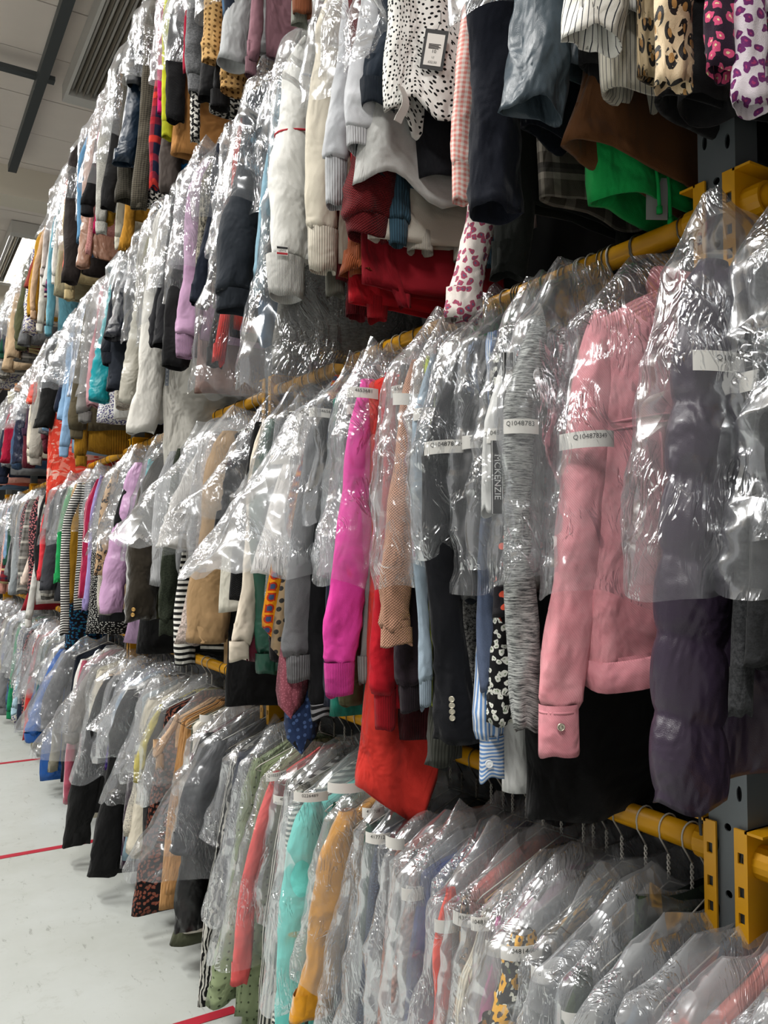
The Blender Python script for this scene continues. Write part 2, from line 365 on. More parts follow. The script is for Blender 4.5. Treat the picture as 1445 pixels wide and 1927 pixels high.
# floor tape
red_m = simple('red_tape', '#a3182c', .5)
for i, y in enumerate((2.60, 4.43, 6.33, 8.2)):
    o = MB().box(-2.6, 1.0, -.022, .022, 0, .0012).build('floor_tape', red_m, None, (0, y, .0005))
    tag(o, ['thin red tape line on the floor, nearest to the camera', 'thin red tape line crossing the floor beside the black coats', 'thin red tape line on the floor beside the blue coat', 'faintest red tape line on the floor, farthest from the camera'][i], 'tape', 'red tape lines on the grey floor')
# ================================================================ RACK
yel = simple('yellow_paint', '#d79a08', .38, 0, .15, 90); rk = simple('rack_grey', '#63696c', .5, .35)
blk = simple('shade_black', '#060606', .95)  # near-black colour stands in for the deep shade behind the clothes
rack = empty('storage_rack', (X0, 0, 0)); tag(rack, 'tall grey and yellow metal hanging rack carrying four long rails of clothes', 'rack')
def holed(w, z0, z1, holes, th=.003):
    """flat plate in local (s,z), s 0..w, holes=[(s,z,rs,rz)] one per band -> verts, faces."""
    V = []; F = []; holes = sorted(holes, key=lambda h: h[1]); z = z0
    def quad(a, b, c, d): V.extend([a, b, c, d]); n = len(V); F.append((n-4, n-3, n-2, n-1))
    k = 16
    for (s, hz, rs, rz, sa, sb) in holes:
        za, zb_ = hz-rz-.006, hz+rz+.006
        per = []
        for i in range(k):
            a = 2*math.pi*(i+.5)/k; c_, s_ = math.cos(a), math.sin(a); m = max(abs(c_), abs(s_))
            px = s+(sb-s if c_ > 0 else s-sa)*c_/m; pz = hz+(rz+.006)*s_/m; per.append((px, pz))
        hp = [(s+rs*math.cos(2*math.pi*(i+.5)/k), hz+rz*math.sin(2*math.pi*(i+.5)/k)) for i in range(k)]
        for i in range(k):
            j = (i+1) % k; quad(per[i], per[j], hp[j], hp[i])
        for (cs, cz) in ((sa, za), (sb, za), (sb, zb_), (sa, zb_)):
            # corner triangles
            near = sorted(range(k), key=lambda i: (per[i][0]-cs)**2+(per[i][1]-cz)**2)[:2]
            V.extend([(cs, cz), per[near[0]], per[near[1]]]); n = len(V); F.append((n-3, n-2, n-1))
        V  # bands between holes are filled by caller
    return V, F
def post_mesh():
    """upright: C section, aisle face pierced with slots, closed mesh made of plates."""
    W = .062; D = .055; H = 4.3; m = MB(); t = .003; pitch = .10
    z = 0.0
    def face(sa, sb, za, zb): m.poly([(-D/2, sa, za), (-D/2, sb, za), (-D/2, sb, zb), (-D/2, sa, zb)], [(0, 1, 2, 3)])
    nz = int(H/pitch)
    for i in range(nz):
        z = i*pitch
        for (sa, sb, off, rs, rz) in ((-W/2, -W/6, .030, .0045, .012), (-W/6, W/6, .075, .006, .006), (W/6, W/2, .045, .0045, .012)):
            V, F = holed(W, 0, 0, [((sa+sb)/2, z+off, rs, rz, sa, sb)])
            m.poly([(-D/2, s, zz) for s, zz in V], F)
            face(sa, sb, z, z+off-rz-.006); face(sa, sb, z+off+rz+.006, z+pitch)
            k = 10; b = []
            for q in range(k):
                a = 2*math.pi*q/k; b.append(((sa+sb)/2+rs*math.cos(a), z+off+rz*math.sin(a)))
            m.poly([(-D/2, s, zz) for s, zz in b]+[(-D/2+t, s, zz) for s, zz in b], [(q, (q+1) % k, k+(q+1) % k, k+q) for q in range(k)])
    m.box(-D/2, D/2, -W/2-t, -W/2, 0, H).box(-D/2, D/2, W/2, W/2+t, 0, H).box(D/2-t, D/2, -W/2, -W/2+.015, 0, H).box(D/2-t, D/2, W/2-.015, W/2, 0, H)
    return m.mesh('upright')
pm = post_mesh()
def bracket_mesh():
    m = MB(); D = .055/2; W = .062/2+.003
    # two-flange hook plates either side of the post joined round the rail sockets, with slots
    for sgn in (-1, 1):
        y0 = sgn*W; y1 = sgn*(W+.004); a, b = min(y0, y1), max(y0, y1)
        m.box(-D-.004, D+.03, a, b, -.12, .05)
        ya, yb = (sgn*(W-.018), sgn*(W+.004)); ya, yb = min(ya, yb), max(ya, yb)
        # aisle face strip with three slots (pieces between slots)
        for (za, zb) in ((-.12, -.088), (-.072, -.05), (-.034, .0), (.016, .05)):
            m.box(-D-.008, -D-.004, ya, yb, za, zb)
        for (za, zb) in ((-.088, -.072), (-.05, -.034), (0, .016)):
            m.box(-D-.008, -D-.004, ya, ya+.006, za, zb); m.box(-D-.008, -D-.004, yb-.006, yb, za, zb)
        m.box(-D-.008, D+.03, min(sgn*W, sgn*(W+.03)), max(sgn*W, sgn*(W+.03)), .046, .05)
        m.tube([(0, sgn*W, 0), (0, sgn*(W+.035), 0)], .026, 16)
    return m.mesh('bracket')
bk = bracket_mesh()
for y in POSTY:
    p = link('upright', pm, rk, rack, (0, y, 0))
    MB().box(-.06, .06, -.06, .06, 0, .006).build('base_plate', rk, p)
    for t_ in (1, 2, 3, 4): link('bracket', bk, yel, rack, (0, y, RAIL[t_]))
for i in range(len(POSTY)-1):
    for t_ in (1, 2, 3, 4):
        m = MB().tube([(0, POSTY[i]+.06, RAIL[t_]), (0, POSTY[i+1]-.06, RAIL[t_])], .0205, 20)
        m.build('hanging_rail', yel, rack, smooth=True)
MB().box(.52, .53, -1.0, 17.5, .05, 4.25).build('shade_board', blk, rack)  # added board: blocks light from behind so the rack's inside stays black
# ================================================================ HANGER
def hanger_mesh():
    m = MB(); pts = []
    for i in range(15):
        a = math.radians(-35+i*(215+20)/14); pts.append((.0225*math.cos(a), 0, .0015+.0225*math.sin(a)))
    pts = pts + [(-.021, 0, -.012), (-.008, 0, -.030), (0, 0, -.042)]
    m.tube(pts, .0016, 5)
    for ph in (0, math.pi):
        tw = [(.0022*math.cos(ph+i*.9), .0022*math.sin(ph+i*.9), -.042-i*.0025) for i in range(18)]; m.tube(tw, .0014, 5)
    z = -.087
    m.tube([(0, 0, z), (-.03, 0, z-.012), (-.19, 0, z-.075), (-.205, 0, z-.085), (-.19, 0, z-.092), (.19, 0, z-.092), (.205, 0, z-.085), (.19, 0, z-.075), (.03, 0, z-.012), (0, 0, z)], .0014, 5)
    return m.mesh('hanger', True)
HM = hanger_mesh(); wire_w = simple('white_wire', '#b9b6ae', .4, .1); wire_g = simple('steel_wire', '#6a655c', .35, .9)
paper = simple('label_paper', '#d6d3cd', .7); ink = simple('ink', '#151515', .8)
# ================================================================ GARMENTS
LEV = {2: dict(s=(46, 30), b=(40, 44), g=(84, 96)), 1: dict(s=(30, 20), b=(26, 30), g=(48, 56)), 0: dict(s=(18, 14), b=(16, 20), g=(30, 36))}
TIER = {1: 'bottom rail', 2: 'second rail up', 3: 'third rail up', 4: 'top rail'}
NAME = {}
def text_mesh(s, size):
    cu = bpy.data.curves.new('t', 'FONT'); cu.body = s; cu.size = size; cu.align_x = 'CENTER'; cu.align_y = 'CENTER'; cu.resolution_u = 2
    o = bpy.data.objects.new('t', cu); me = bpy.data.meshes.new_from_object(o)
    bpy.data.objects.remove(o); bpy.data.curves.remove(cu); return me
class G: pass
def garment(tier, Y, path, rx, ry, hem, kind='sweatshirt', body=False, mat=None, cuff='rib', cl=.055, cmat=None, bag=None,
            flare=.0, puff=.02, milk=None, lev=1, label='', group=None, cat=None, seed=0, yaw=0, th=None, puffer=0, bmat=None,
            tags=(), sleeve_back=True, meshes=None, name=None, collar=True, seal=None, nob=False, flared=0.0, hemcut=None, wire=None, tw=.21):
    """path: list of (x, z) world points of the aisle-side edge centre from shoulder to the end."""
    zr = RAIL[tier]; rs = np.random.RandomState(seed); so = rs.rand(3)*50
    root = empty(name or kind.replace(' ', '_'), (X0, Y, zr), yaw); tag(root, label, cat or kind.split()[-1], group)
    g = G(); g.root = root; g.lev = lev
    px = np.array([p[0] for p in path])-X0; pz = np.array([p[1] for p in path])-zr
    zs = pz[0]; zb = pz[-1]; zh = hem-zr; L = LEV[lev]
    g.fx = lambda z: np.interp(-np.asarray(z, float), -pz, px)
    g.rx, g.ry, g.zr = rx, ry, zr
    th = th or min(.034, max(.014, ry*.85)); g.th = th
    if body: g.rx = g.ry = th
    link('hanger', HM, wire or (wire_w if rs.rand() < .5 else wire_g), root)
    def folds(amp, fz=3.0, fr=16):
        def f(X, Yy, Z, T):
            q = np.stack([X*fr+so[0], Yy*fr+so[1], Z*fz+so[2]], -1); q2 = np.stack([X*28+so[1], Yy*28, Z*14+so[0]], -1)
            rr = sstep(.0, .25, (zs-Z))
            return amp*(noise(q)*(.35+.65*rr)+.35*noise(q2))
        return f
    def cached(key, fn):
        if meshes is None: return fn()
        if key not in meshes: meshes[key] = fn()
        return meshes[key]
    # torso
    def mk_body():
        n, m = L['b']; n = n*(2 if puffer else 1); zt = -.105
        z = np.concatenate([np.linspace(zt, zs, max(5, n//5), endpoint=False), np.linspace(zs, zh, n)])
        if body:
            xf = np.where(z > zs, -.05+(px[0]+.05)*sstep(zt, zs, z)*1.0, g.fx(z)-0)
            a = -(xf); a = np.minimum(a, .40); cx = np.zeros_like(a)
            bk_ = np.minimum(a, .27+flared*0); cx = (xf+bk_)/2; a = (bk_-xf)/2
            b = th*(.5+.5*sstep(zt, zs, z))*(1+.35*sstep(zs, zh, z))
        else:
            sl = np.interp(-z, [-zt, -zs], [.05, .185]); a = np.where(z >= zs, sl, .185+(max(.21, tw)-.185)*np.clip((zs-z)/.6, 0, 1)); cx = 0*z; b = th*(.6+.4*sstep(zt, zs, z))
        z2 = np.array([zh+.001, zh+.012, zh+.07]); k = [.965, .93, .9]
        zz = np.concatenate([z, z2]); aa = np.concatenate([a, a[-1]*np.array(k)]); bb = np.concatenate([b, np.maximum(.003, b[-1]*np.array([.85, .7, .6]))]); cc = np.concatenate([cx, [cx[-1]]*3])
        fo = folds(th*.42, 2.2, 22)
        def d(X, Yy, Z, T):
            D = fo(X, Yy, Z, T)
            if puffer: D = D*.6+.013*(np.abs(np.sin(np.pi*(Z-zh)/puffer))**.45-.6)
            dz = .012*noise(np.stack([X*9+so[0], Yy*3, 0*Z], -1))*sstep(zs, zh, Z)
            if hemcut is not None: dz = dz+hemcut(X)*sstep(zh+.22, zh, Z)
            return D, dz
        return loft('body', zz, cc, 0*zz, aa, bb, m, d, p=.8)
    if not nob: g.body = link('body' if body else 'torso', cached('body', mk_body), bmat or mat, root)
    # sleeves
    if not body:
        ce_ = cl if cuff else 0
        def mk_sleeve():
            n, m = L['s']; n = n*(2 if puffer else 1); z = np.linspace(zs+.015, zb+ce_, n); s = np.clip((zs-z)/max(.05, zs-zb), 0, 1)
            r = np.interp(zs-z, [-.02, .02, .09, .2], [.35, .7, 1, 1])*(1.0-.12*s)
            r = r*(1+(.02 if puffer else .10)*noise(np.stack([z*5+so[0], 0*z+so[1], 0*z], -1)))
            if cuff: r = r*np.interp(z-(zb+ce_), [0, .012, .04], [.80, .97, 1])
            x = g.fx(z)+.016*np.sin(s*3+so[0])*(s*(1-s)*4)
            z2 = np.array([z[-1]+.001, z[-1]+.01, z[-1]+.06]); k = np.array([.95, .88, .82])
            zz = np.concatenate([z, z2]); A = np.concatenate([rx*r, rx*r[-1]*k]); B = np.concatenate([ry*r, ry*r[-1]*k]); X = np.concatenate([x, [x[-1]]*3])
            fo = folds(min(rx, ry)*(.15 if puffer else .42), 3.6, 17)
            def d(Xx, Yy, Z, T):
                D = fo(Xx, Yy, Z, T)
                q = np.stack([np.cos(T)*1.3+so[0], np.sin(T)*1.3, (Z+.035*np.cos(T+so[1]*9))*22+so[2]], -1)
                near = .35+sstep(.3, .0, Z-zb)
                D = D+min(rx, ry)*.20*ridge(q)*near*(0 if puffer else 1)
                if puffer: D = D*.45+min(.011, rx*.24)*(np.abs(np.sin(np.pi*(Z-zb+.25*(Xx-g.fx(Z)))/puffer))**.45-.6)
                return D, .010*noise(np.stack([np.cos(T)+so[0], np.sin(T), 0*Z], -1))*sstep(zb+.2, zb, Z)
            return loft('sleeve', zz, X, 0*zz, A, B, m, d, p=.95)
        sm = cached('sleeve', mk_sleeve)
        g.sleeve = link('sleeve', sm, mat, root)
        def mk_cuff():
            m = L['s'][1]; z = np.linspace(zb+ce_+.008, zb, max(5, L['s'][0]//5)); q = np.interp(z-zb, [0, .01, ce_], [.76, .80, .86])
            if cuff == 'band': q = np.interp(z-zb, [0, ce_], [.93, .90])
            x = g.fx(np.full(len(z), zb+ce_)); z2 = np.array([zb+.001, zb+.008, zb+.05]); k = np.array([.95, .9, .86])
            zz = np.concatenate([z, z2]); A = np.concatenate([rx*q, rx*q[-1]*k]); B = np.concatenate([ry*q, ry*q[-1]*k]); X = np.concatenate([x, [x[-1]]*3])
            fo = folds(min(rx, ry)*.12)
            return loft('cuff', zz, X, 0*zz, A, B, m, lambda a_, b_, c_, t_: (fo(a_, b_, c_, t_), .008*noise(np.stack([np.cos(t_)+so[1], np.sin(t_), 0*c_], -1))*sstep(zb+.06, zb, c_)), p=.95)
        if cuff:
            g.cuff = link('cuff', cached('cuff', mk_cuff), cmat or mat, root)
        if sleeve_back:
            o = link('sleeve', sm, mat, root); o.location = (0, .0, 0); o.rotation_euler = (0, 0, math.pi)
            if cuff: link('cuff', cached('cuff', mk_cuff), cmat or mat, root).rotation_euler = (0, 0, math.pi)
    # bag
    if bag is not None:
        zbg = bag-zr; sl = (-.085+.02*rs.rand()) if seal is None else seal; inset = .075 if tier > 1 else .13
        def mk_bag():
            n, m = L['g']; nt = max(5, n//7)
            z = np.concatenate([np.linspace(sl, zs-.02, nt, endpoint=False), np.linspace(zs-.02, zbg, n-nt)])
            s = np.clip((zs-z)/max(.05, zs-zbg), 0, 1)
            rr = rx if not body else .006
            xf = np.where(z > zs, px[0]-rr-.012, g.fx(np.minimum(z, zs))-rr-.014-flare*s**1.5)
            t0 = np.clip((sl-z)/(sl-zs), 0, 1)
            xf = xf+(1-t0)*(inset+.03*rs.uniform(-1, 1))
            bkx = .27; a = (bkx-xf)/2; cx = (bkx+xf)/2
            base = max(ry if not body else th, th)+.010
            b = base*np.interp(t0, [0, .25, 1], [.06, .45, 1])*(1+0*s)+puff*s**1.2
            b = b*np.interp(s, [0, .9, 1], [1, 1, .8+.3*rs.rand()])
            tilt = rs.uniform(-.08, .08)
            def d(X, Yy, Z, T):
                q1 = np.stack([X*7+Z*3+so[0], Yy*9+so[1], Z*4.5-X*2+so[2]], -1); q2 = np.stack([X*17-Z*9+so[1], Yy*20, Z*12+X*8+so[2]], -1)
                q3 = np.stack([X*38+Z*20+so[1], Yy*38, Z*22-X*17+so[0]], -1)
                amp = np.interp(sl-Z, [0, .05, .2], [.25, .6, 1])
                D = amp*(.013*ridge(q1)+.0055*ridge(q2)+(.0024 if lev == 2 else .001)*ridge(q3)+.002)
                dz = (.03*ridge(np.stack([X*9+so[0], Yy*9, 0*Z], -1))+tilt*(X-px[0]))*sstep(zs, zbg, Z)
                fin = .030*ridge(np.stack([X*9+so[2], 0*X, 0*X], -1))*np.interp(sl-Z, [0, .07], [1, 0])
                return D, dz+fin
            return loft('plastic_cover', z, cx, rs.uniform(-.02, .02)*s, a, b, m, d, p=.62)
        link('plastic_cover', cached('bag', mk_bag), film(*(milk or (.05, 'clear_film'))), root)
    for tg in tags: paper_tag(g, *tg)
    return g
def paper_tag(g, z, text='', h=.023, span=105, off=0, qr=False, r_add=.011):
    """printed strip wrapped round the sleeve at world height z."""
    z = z-g.zr; cx = float(g.fx(z)); rx, ry = g.rx+r_add, max(g.ry, g.th)*1.0+r_add
    wp = g.root.location; tc = math.atan2(-wp.y, -(X0+cx))-g.root.rotation_euler[2]+math.radians(off)
    a0, a1 = tc-math.radians(span/2), tc+math.radians(span/2); m = 22
    def P(a, zz, add=0): return (cx+(rx+add)*math.cos(a), (ry+add)*math.sin(a), zz)
    tilt = .006*math.sin(g.root.location.y*50)
    b = MB(); pts = []
    for i in range(m):
        a = a0+(a1-a0)*i/(m-1); dz = tilt*(i/(m-1)-.5)
        pts += [P(a, z-h/2+dz), P(a, z+h/2+dz), P(a, z+h/2+dz, .0006), P(a, z-h/2+dz, .0006)]
    f = []
    for i in range(m-1):
        for q in range(4): f.append((i*4+q, (i+1)*4+q, (i+1)*4+(q+1) % 4, i*4+(q+1) % 4))
    f += [(0, 1, 2, 3), ((m-1)*4+3, (m-1)*4+2, (m-1)*4+1, (m-1)*4)]
    b.poly(pts, f); o = b.build('paper_tag', paper, g.root, smooth=False)
    if text:
        me = text_mesh(text, .0105); rr = (rx+ry)/2
        for v in me.vertices:
            a = tc+v.co.x/rr; dz = tilt*((a-a0)/(a1-a0)-.5); v.co = P(a, z+.004+dz+v.co.y, .0012)
        link('printed_number', me, ink, o)
def surf_pt(g, u, v, add=.004):
    """point on the camera side of the sleeve seen at a pixel; returns local position and outward angle."""
    wp = g.root.location; x, y, z = hitY(u, v, wp.y-g.ry-add); lx = x-X0; zl = z-g.zr
    return (lx, -g.ry-add, zl)
# ---------------------------------------------------------------- specs from the photograph
ITEMS = []
def K(tier, ut, vt, ub, vb, w, col, kind, desc, **o): ITEMS.append((tier, ut, vt, ub, vb, w, col, kind, desc, o))
# ---- third rail up
K(3,486,270,440,588,80,'#272c33','jacket','dark slate jacket sleeve jacket|with wide buttoned cuff',cuff='band',cl=.05,bag=395,x=.84)
K(3,500,330,488,552,22,'#8fb4c6','shirt','pale blue shirt|mostly hidden behind white sweatshirt',bag=0)
K(3,585,60,527,562,82,'#ecebe6','sweatshirt','white sweatshirt|with thin red stripe and small sleeve badge',bag=215,cl=.10,flare=.03,key='white')
K(3,620,60,606,512,66,('marl','#e4dccb','#dcd3c0'),'sweatshirt','thick cream sweatshirt|with ribbed cuff beside white one',bag=205,cl=.10,x=.88)
K(3,655,60,628,385,48,('marl','#cdcfd2','#bdbfc4'),'sweatshirt','light grey marl sweatshirt|with long narrow cuff',bag=120,cl=.11,x=.86)
K(3,712,20,672,285,62,('marl','#d2d3d6','#c2c4c9'),'sweatshirt','pale grey sweatshirt|with soft wide sleeve',bag=150,x=.88)
K(3,735,60,700,205,75,'#1a2430','jumper','navy jumper|with short wide sleeve',bag=None,x=.90)
K(3,745,150,705,335,66,'#14161f','cardigan','blackish navy cardigan|hanging above grey waistband',bag=None,x=.93)
K(3,812,10,800,205,145,('dots','#e9e7e2','#0c0c0c'),'blouse','white blouse with black dots|and black price ticket',body=1,bag=None,x=.90,key='polka')
K(3,760,320,700,345,60,('marl','#c3c3c0','#b3b3b0'),'sweatshirt','grey sweatshirt|with wavy hanging waistband',body=1,bag=None,x=.875,th=.035,key='greyhem')
K(3,700,300,690,448,92,('knit','#6e1218'),'jumper','dark red knitted jumper|with wide sleeve end',bag=None,x=.925,cl=.04,hem=330)
K(3,700,420,682,522,82,('rib','#8a4420'),'jumper','rust brown ribbed jumper|below dark red knit',bag=None,x=.945,hem=545,cuff=None)
K(3,772,360,752,462,42,('rib','#3b5a6c'),'jumper','slate blue ribbed jumper|with narrow cuff',bag=None,x=1.0,hem=385)
K(3,850,100,850,335,120,'#0b0c12','dress','plain black dress|above the grey waistband beside the dotted blouse',body=1,bag=None,x=1.02)
K(3,840,400,828,488,52,'#c9c4b8','shirt','off white shirt cuff shirt|above red sleeves',bag=None,x=1.12)
K(3,680,500,668,602,50,('rib','#6a0d18'),'cardigan','deep crimson cardigan|with long dark sleeve',bag=None,x=.98,cuff=None)
K(3,730,500,713,606,48,'#b01320','sweatshirt','bright crimson sweatshirt|with open sleeve end',bag=None,x=1.0)
K(3,780,500,762,577,26,'#8a1220','cardigan','thin dark red cardigan|right of crimson sleeve',bag=None,x=1.04,cuff=None)
K(3,640,480,626,557,42,'#66655a','cardigan','olive grey cardigan|with crumpled cuff',bag=None,x=.92)
K(3,485,520,474,608,34,('rib','#e09a5a'),'jumper','peach ribbed jumper|below slate jacket cuff',bag=None,x=.94,cuff=None)
K(3,505,540,497,648,26,'#5b82a8','shirt','mid blue shirt|beside peach ribbed jumper',bag=None,x=.94,cuff=None)
K(3,545,520,530,695,42,('tweed','#6c6b66','#4f4e4a'),'jumper','grey knitted jumper|in a large clear bag below white sweatshirt',bag=745,x=.91,flare=.07,puff=.08)
K(3,886,10,858,382,40,('check','#e58f86','#efe0d8'),'shirt','pink gingham shirt|with long narrow sleeve',bag=None,cuff='band',cl=.06,x=.88)
K(3,925,20,928,403,100,'#0e121e','coat','blackish navy coat|with broad plain sleeve',bag=70,cuff=None,x=.86)
K(3,1010,-60,1000,215,112,('satin','#46525b'),'jacket','slate grey suit jacket|with herringbone lining',bag=None,cuff=None,x=.86,key='slate')
K(3,905,400,872,600,62,('floral','#e6dcd6','#a84e68','#5b6a86'),'blouse','long white blouse|with pink watercolour flowers',bag=None,cuff=None,x=.89,hem=330)
K(3,1112,-90,1108,82,104,('pin_v','#eeebe4','#3a3c44'),'shirt','white pinstriped shirt|with wide open sleeve end',bag=None,cuff=None,x=.86)
K(3,1190,-40,1195,165,120,('pin_v','#c9c3b4','#55555a'),'shirt','cream pinstriped shirt|hanging behind the white one',body=1,bag=None,x=.93,th=.03)
K(3,1180,60,1122,262,120,'#5d3a1e','skirt','brown corduroy skirt|with slanting hem above green shorts',body=1,bag=None,x=.90,key='brown')
K(3,1272,-90,1262,165,76,('leopard','#e6cda6','#b98a4c','#15100c'),'blouse','leopard print blouse|with tapering satin sleeve',bag=None,cuff=None,x=.88)
K(3,1218,-60,1220,130,50,('leopard','#cbb48e','#a0753d','#15100c'),'dress','faded leopard print dress|behind the satin blouse',bag=None,body=1,x=.92)
K(3,1385,-80,1380,128,70,('floral','#2b1a2c','#d4507a','#e7d9a8'),'dress','dark dress with pink roses|and short sleeve',bag=None,cuff=None,x=.88)
K(3,1430,-60,1425,205,64,('floral','#d9cfd6','#6c2a66','#a0386a'),'blouse','white blouse|with purple pansies',bag=None,cuff=None,x=.90,hem=60)
K(3,1310,40,1290,188,120,'#08080a','dress','black dress|above the rack upright',body=1,bag=None,x=.93,th=.03)
K(3,1190,240,1172,372,110,'#16a04c','shorts','bright green drawstring shorts|with hanging cord',body=1,bag=None,x=1.0,key='green',th=.035)
K(3,1062,240,1050,378,66,('tartan','#4a443c','#8a8378','#1c1a18'),'scarf','grey and cream plaid scarf|beside green shorts',bag=None,body=1,x=1.0)
K(3,965,150,955,232,60,'#77735f','shirt','olive grey shirt|below slate suit jacket',bag=None,cuff=None,x=.96,body=1)
K(3,975,380,950,518,60,'#171a17','coat','very dark green coat|above the yellow rail',bag=None,x=.95)
K(3,362,420,347,672,44,'#c39cbd','sweatshirt','lilac pink sweatshirt|with frayed pale cuff',bag=515,cl=.07)
K(3,402,330,388,535,50,('tweed','#a39c8c','#1b1a1a','#000000',3),'scarf','black and cream mottled scarf|with long fringe',bag=420,body=1,key='fringe',x=.86)
K(3,345,420,310,655,52,'#17171b','jacket','black jacket|bagged above the lilac cuff',bag=535,cuff=None)
K(3,352,500,330,690,48,'#121214','coat','black coat|with narrow sleeve touching lilac one',bag=560)
K(3,392,480,373,575,38,'#181e2c','shirt','dark navy shirt|short beside mottled scarf',bag=None,cuff=None)
K(3,292,410,225,640,56,('leather','#141a26'),'jacket','glossy navy jacket|in tight shiny bag',bag=560,cuff=None,key='n1')
K(3,265,520,215,690,62,'#10151f','sweatshirt','dark navy fleece sweatshirt|with heavy sleeve',bag=545,hem=700)
K(3,305,600,302,652,34,'#1c1c20','coat','charcoal coat|beside the long white hoodie',bag=560)
K(3,415,560,402,690,30,('tweed','#1a1a1a','#090909'),'coat','black fluffy coat|next to the red knit',bag=500,cuff=None)
K(3,420,580,411,685,20,('rib','#d2281e'),'jumper','bright red ribbed jumper|thin sleeve by the big clear bag',bag=745,cuff=None,flare=.06,puff=.05)
K(3,300,600,268,815,56,('marl','#e2dfd8','#d8d5cd'),'hoodie','long white hoodie|with heavy sleeve and paper size strip',bag=600,cuff=None,hem=900,x=.84,key='hoodie',torso='#d6d3ca')
K(3,392,640,384,740,34,'#94756c','dress','dusty pink dress|hanging past the white hoodie',bag=None,body=1,x=.93)
K(3,212,600,186,755,40,('satin','#12909a'),'puffer jacket','teal quilted puffer jacket|with diamond seams',bag=655,cuff=None,puffer=.05,x=.84)
K(3,262,600,243,760,38,('satin','#b4b0a4'),'puffer jacket','pale grey puffer jacket|beside the white hoodie',bag=640,cuff=None,puffer=.045)
K(3,236,620,215,735,34,'#262b34','coat','slate navy coat|with curled sleeve ends',bag=600,cuff=None)
K(3,225,680,205,790,50,('floral','#e3e0de','#4a5a8a','#a03a3a',.6),'blouse','white blouse with small blue flowers|and lace hem',body=1,bag=None,x=.88)
K(3,148,610,118,860,20,'#8eb0d2','shirt','light blue shirt|with long thin sleeves',bag=735,cuff='rib')
K(3,170,600,146,825,32,'#524a38','jacket','dark olive jacket|beside the pale blue shirt',bag=735,cuff='rib')
K(3,178,650,157,795,30,('marl','#8d8b88','#6f6d6a'),'jumper','mid grey jumper|above the mustard ribbed sleeve',bag=740)
K(3,168,700,152,878,24,('rib','#a87a1c'),'jumper','mustard ribbed jumper|with long hanging sleeve',bag=None,x=.89)
K(3,110,620,78,805,34,'#151515','jacket','black jacket|with short wide sleeve left of blue shirt',bag=720,cuff=None,x=.83)
K(3,95,560,62,760,22,('blots','#ee5a4a','#f08a78','#f6c0b0'),'blouse','coral tie-dye blouse|inside a cloudy bag',bag=740)
K(3,98,700,84,1000,15,('blots','#ee4a38','#f58a78','#f8b8a8'),'dress','long coral tie-dye dress|trailing into the rail below',body=1,bag=None,x=.86)
K(3,48,700,14,870,30,'#9c1032','jumper','crimson velvet jumper|at the left edge',bag=805,cuff=None)
K(3,72,720,38,872,34,('satin','#1a2038'),'puffer jacket','navy puffer jacket|beside the crimson velvet one',bag=800,cuff=None,puffer=.07)
K(3,85,740,66,875,26,'#a29d93','jumper','stone grey jumper|below the black jacket',bag=800)
K(3,112,360,100,610,18,'#b5b1a6','trousers','stone trousers|hanging far up the rail',bag=520,body=1)
K(3,30,560,18,690,18,'#d9d4c0','shirt','ivory shirt|in the far left corner',bag=640)
K(3,45,600,38,690,22,('satin','#b07a54'),'puffer jacket','copper puffer jacket|small and far away',bag=None,puffer=.05,cuff=None)
# ---- top rail
K(4,578,-120,572,25,46,'#9b5a3a','jumper','brown jumper cuff jumper|cut off by the picture top',bag=None)
K(4,562,-100,560,50,32,'#a4a79c','shirt','sage grey shirt|cut off beside the brown jumper',bag=None)
K(4,450,-120,437,55,32,'#1b2432','blouse','navy blouse|with ruffled sleeve end',bag=None,cuff=None)
K(4,436,-110,427,40,24,'#46698a','shirt','denim blue shirt|above the grey frill',bag=None,cuff=None)
K(4,470,-60,440,120,58,'#b3b5b6','blouse','pale grey blouse|with frilled sleeve and buttons',bag=None,cuff=None,key='frill')
K(4,412,-90,400,115,42,('perf','#d1a76c','#000000','#6a4a24'),'cardigan','beige openwork cardigan|highest of the two tan knits',bag=30,cuff='band',cl=.03,x=.84)
K(4,450,0,440,172,52,('perf','#c99e62','#000000','#5a3c1c'),'jumper','tan openwork jumper|lower of the two tan knits',bag=None,cuff='band',cl=.03,x=.90)
K(4,478,50,466,148,22,'#8d6670','shirt','mauve shirt cuff shirt|behind the tan openwork',bag=None)
K(4,380,-60,368,175,36,('tweed','#7d7e80','#5a5b5e'),'jumper','mid grey tweed jumper|with lumpy sleeve',bag=20)
K(4,400,60,392,190,44,'#151517','coat','black coat|with torn long sleeve under openwork knits',bag=None,cuff=None)
K(4,420,80,410,208,40,'#0f0f11','jacket','plain black jacket|in the dark under the top rail',bag=None)
K(4,358,-60,352,140,18,'#a00f30','blouse','crimson blouse|with slim draped sleeve',bag=40,cuff=None)
K(4,330,0,316,258,24,'#c4c628','jacket','lime yellow jacket|with bright hem',bag=150,hem=262,x=.86)
K(4,344,20,331,228,34,('knit','#17171a'),'jacket','black lacework jacket|beside the lime one',bag=118,cuff=None)
K(4,372,120,366,268,18,('hound','#101010','#d6d3cb'),'coat','black and white knitted coat|with patterned edge',bag=None,cuff=None)
K(4,358,160,345,286,46,'#b9834a','jumper','caramel jumper|above the bright blue shirt',bag=None,cuff=None,body=1)
K(4,352,180,338,338,60,'#178ad8','shirt','bright blue shirt|with slanting hem',bag=None,cuff=None,body=1,x=.88)
K(4,312,40,303,215,18,'#c30a62','blouse','magenta blouse|with gathered sleeve',bag=165,cuff='band')
K(4,325,150,318,365,38,'#4c4440','coat','brown grey coat|with stitched hem under the blue shirt',bag=None,cuff=None,x=.88)
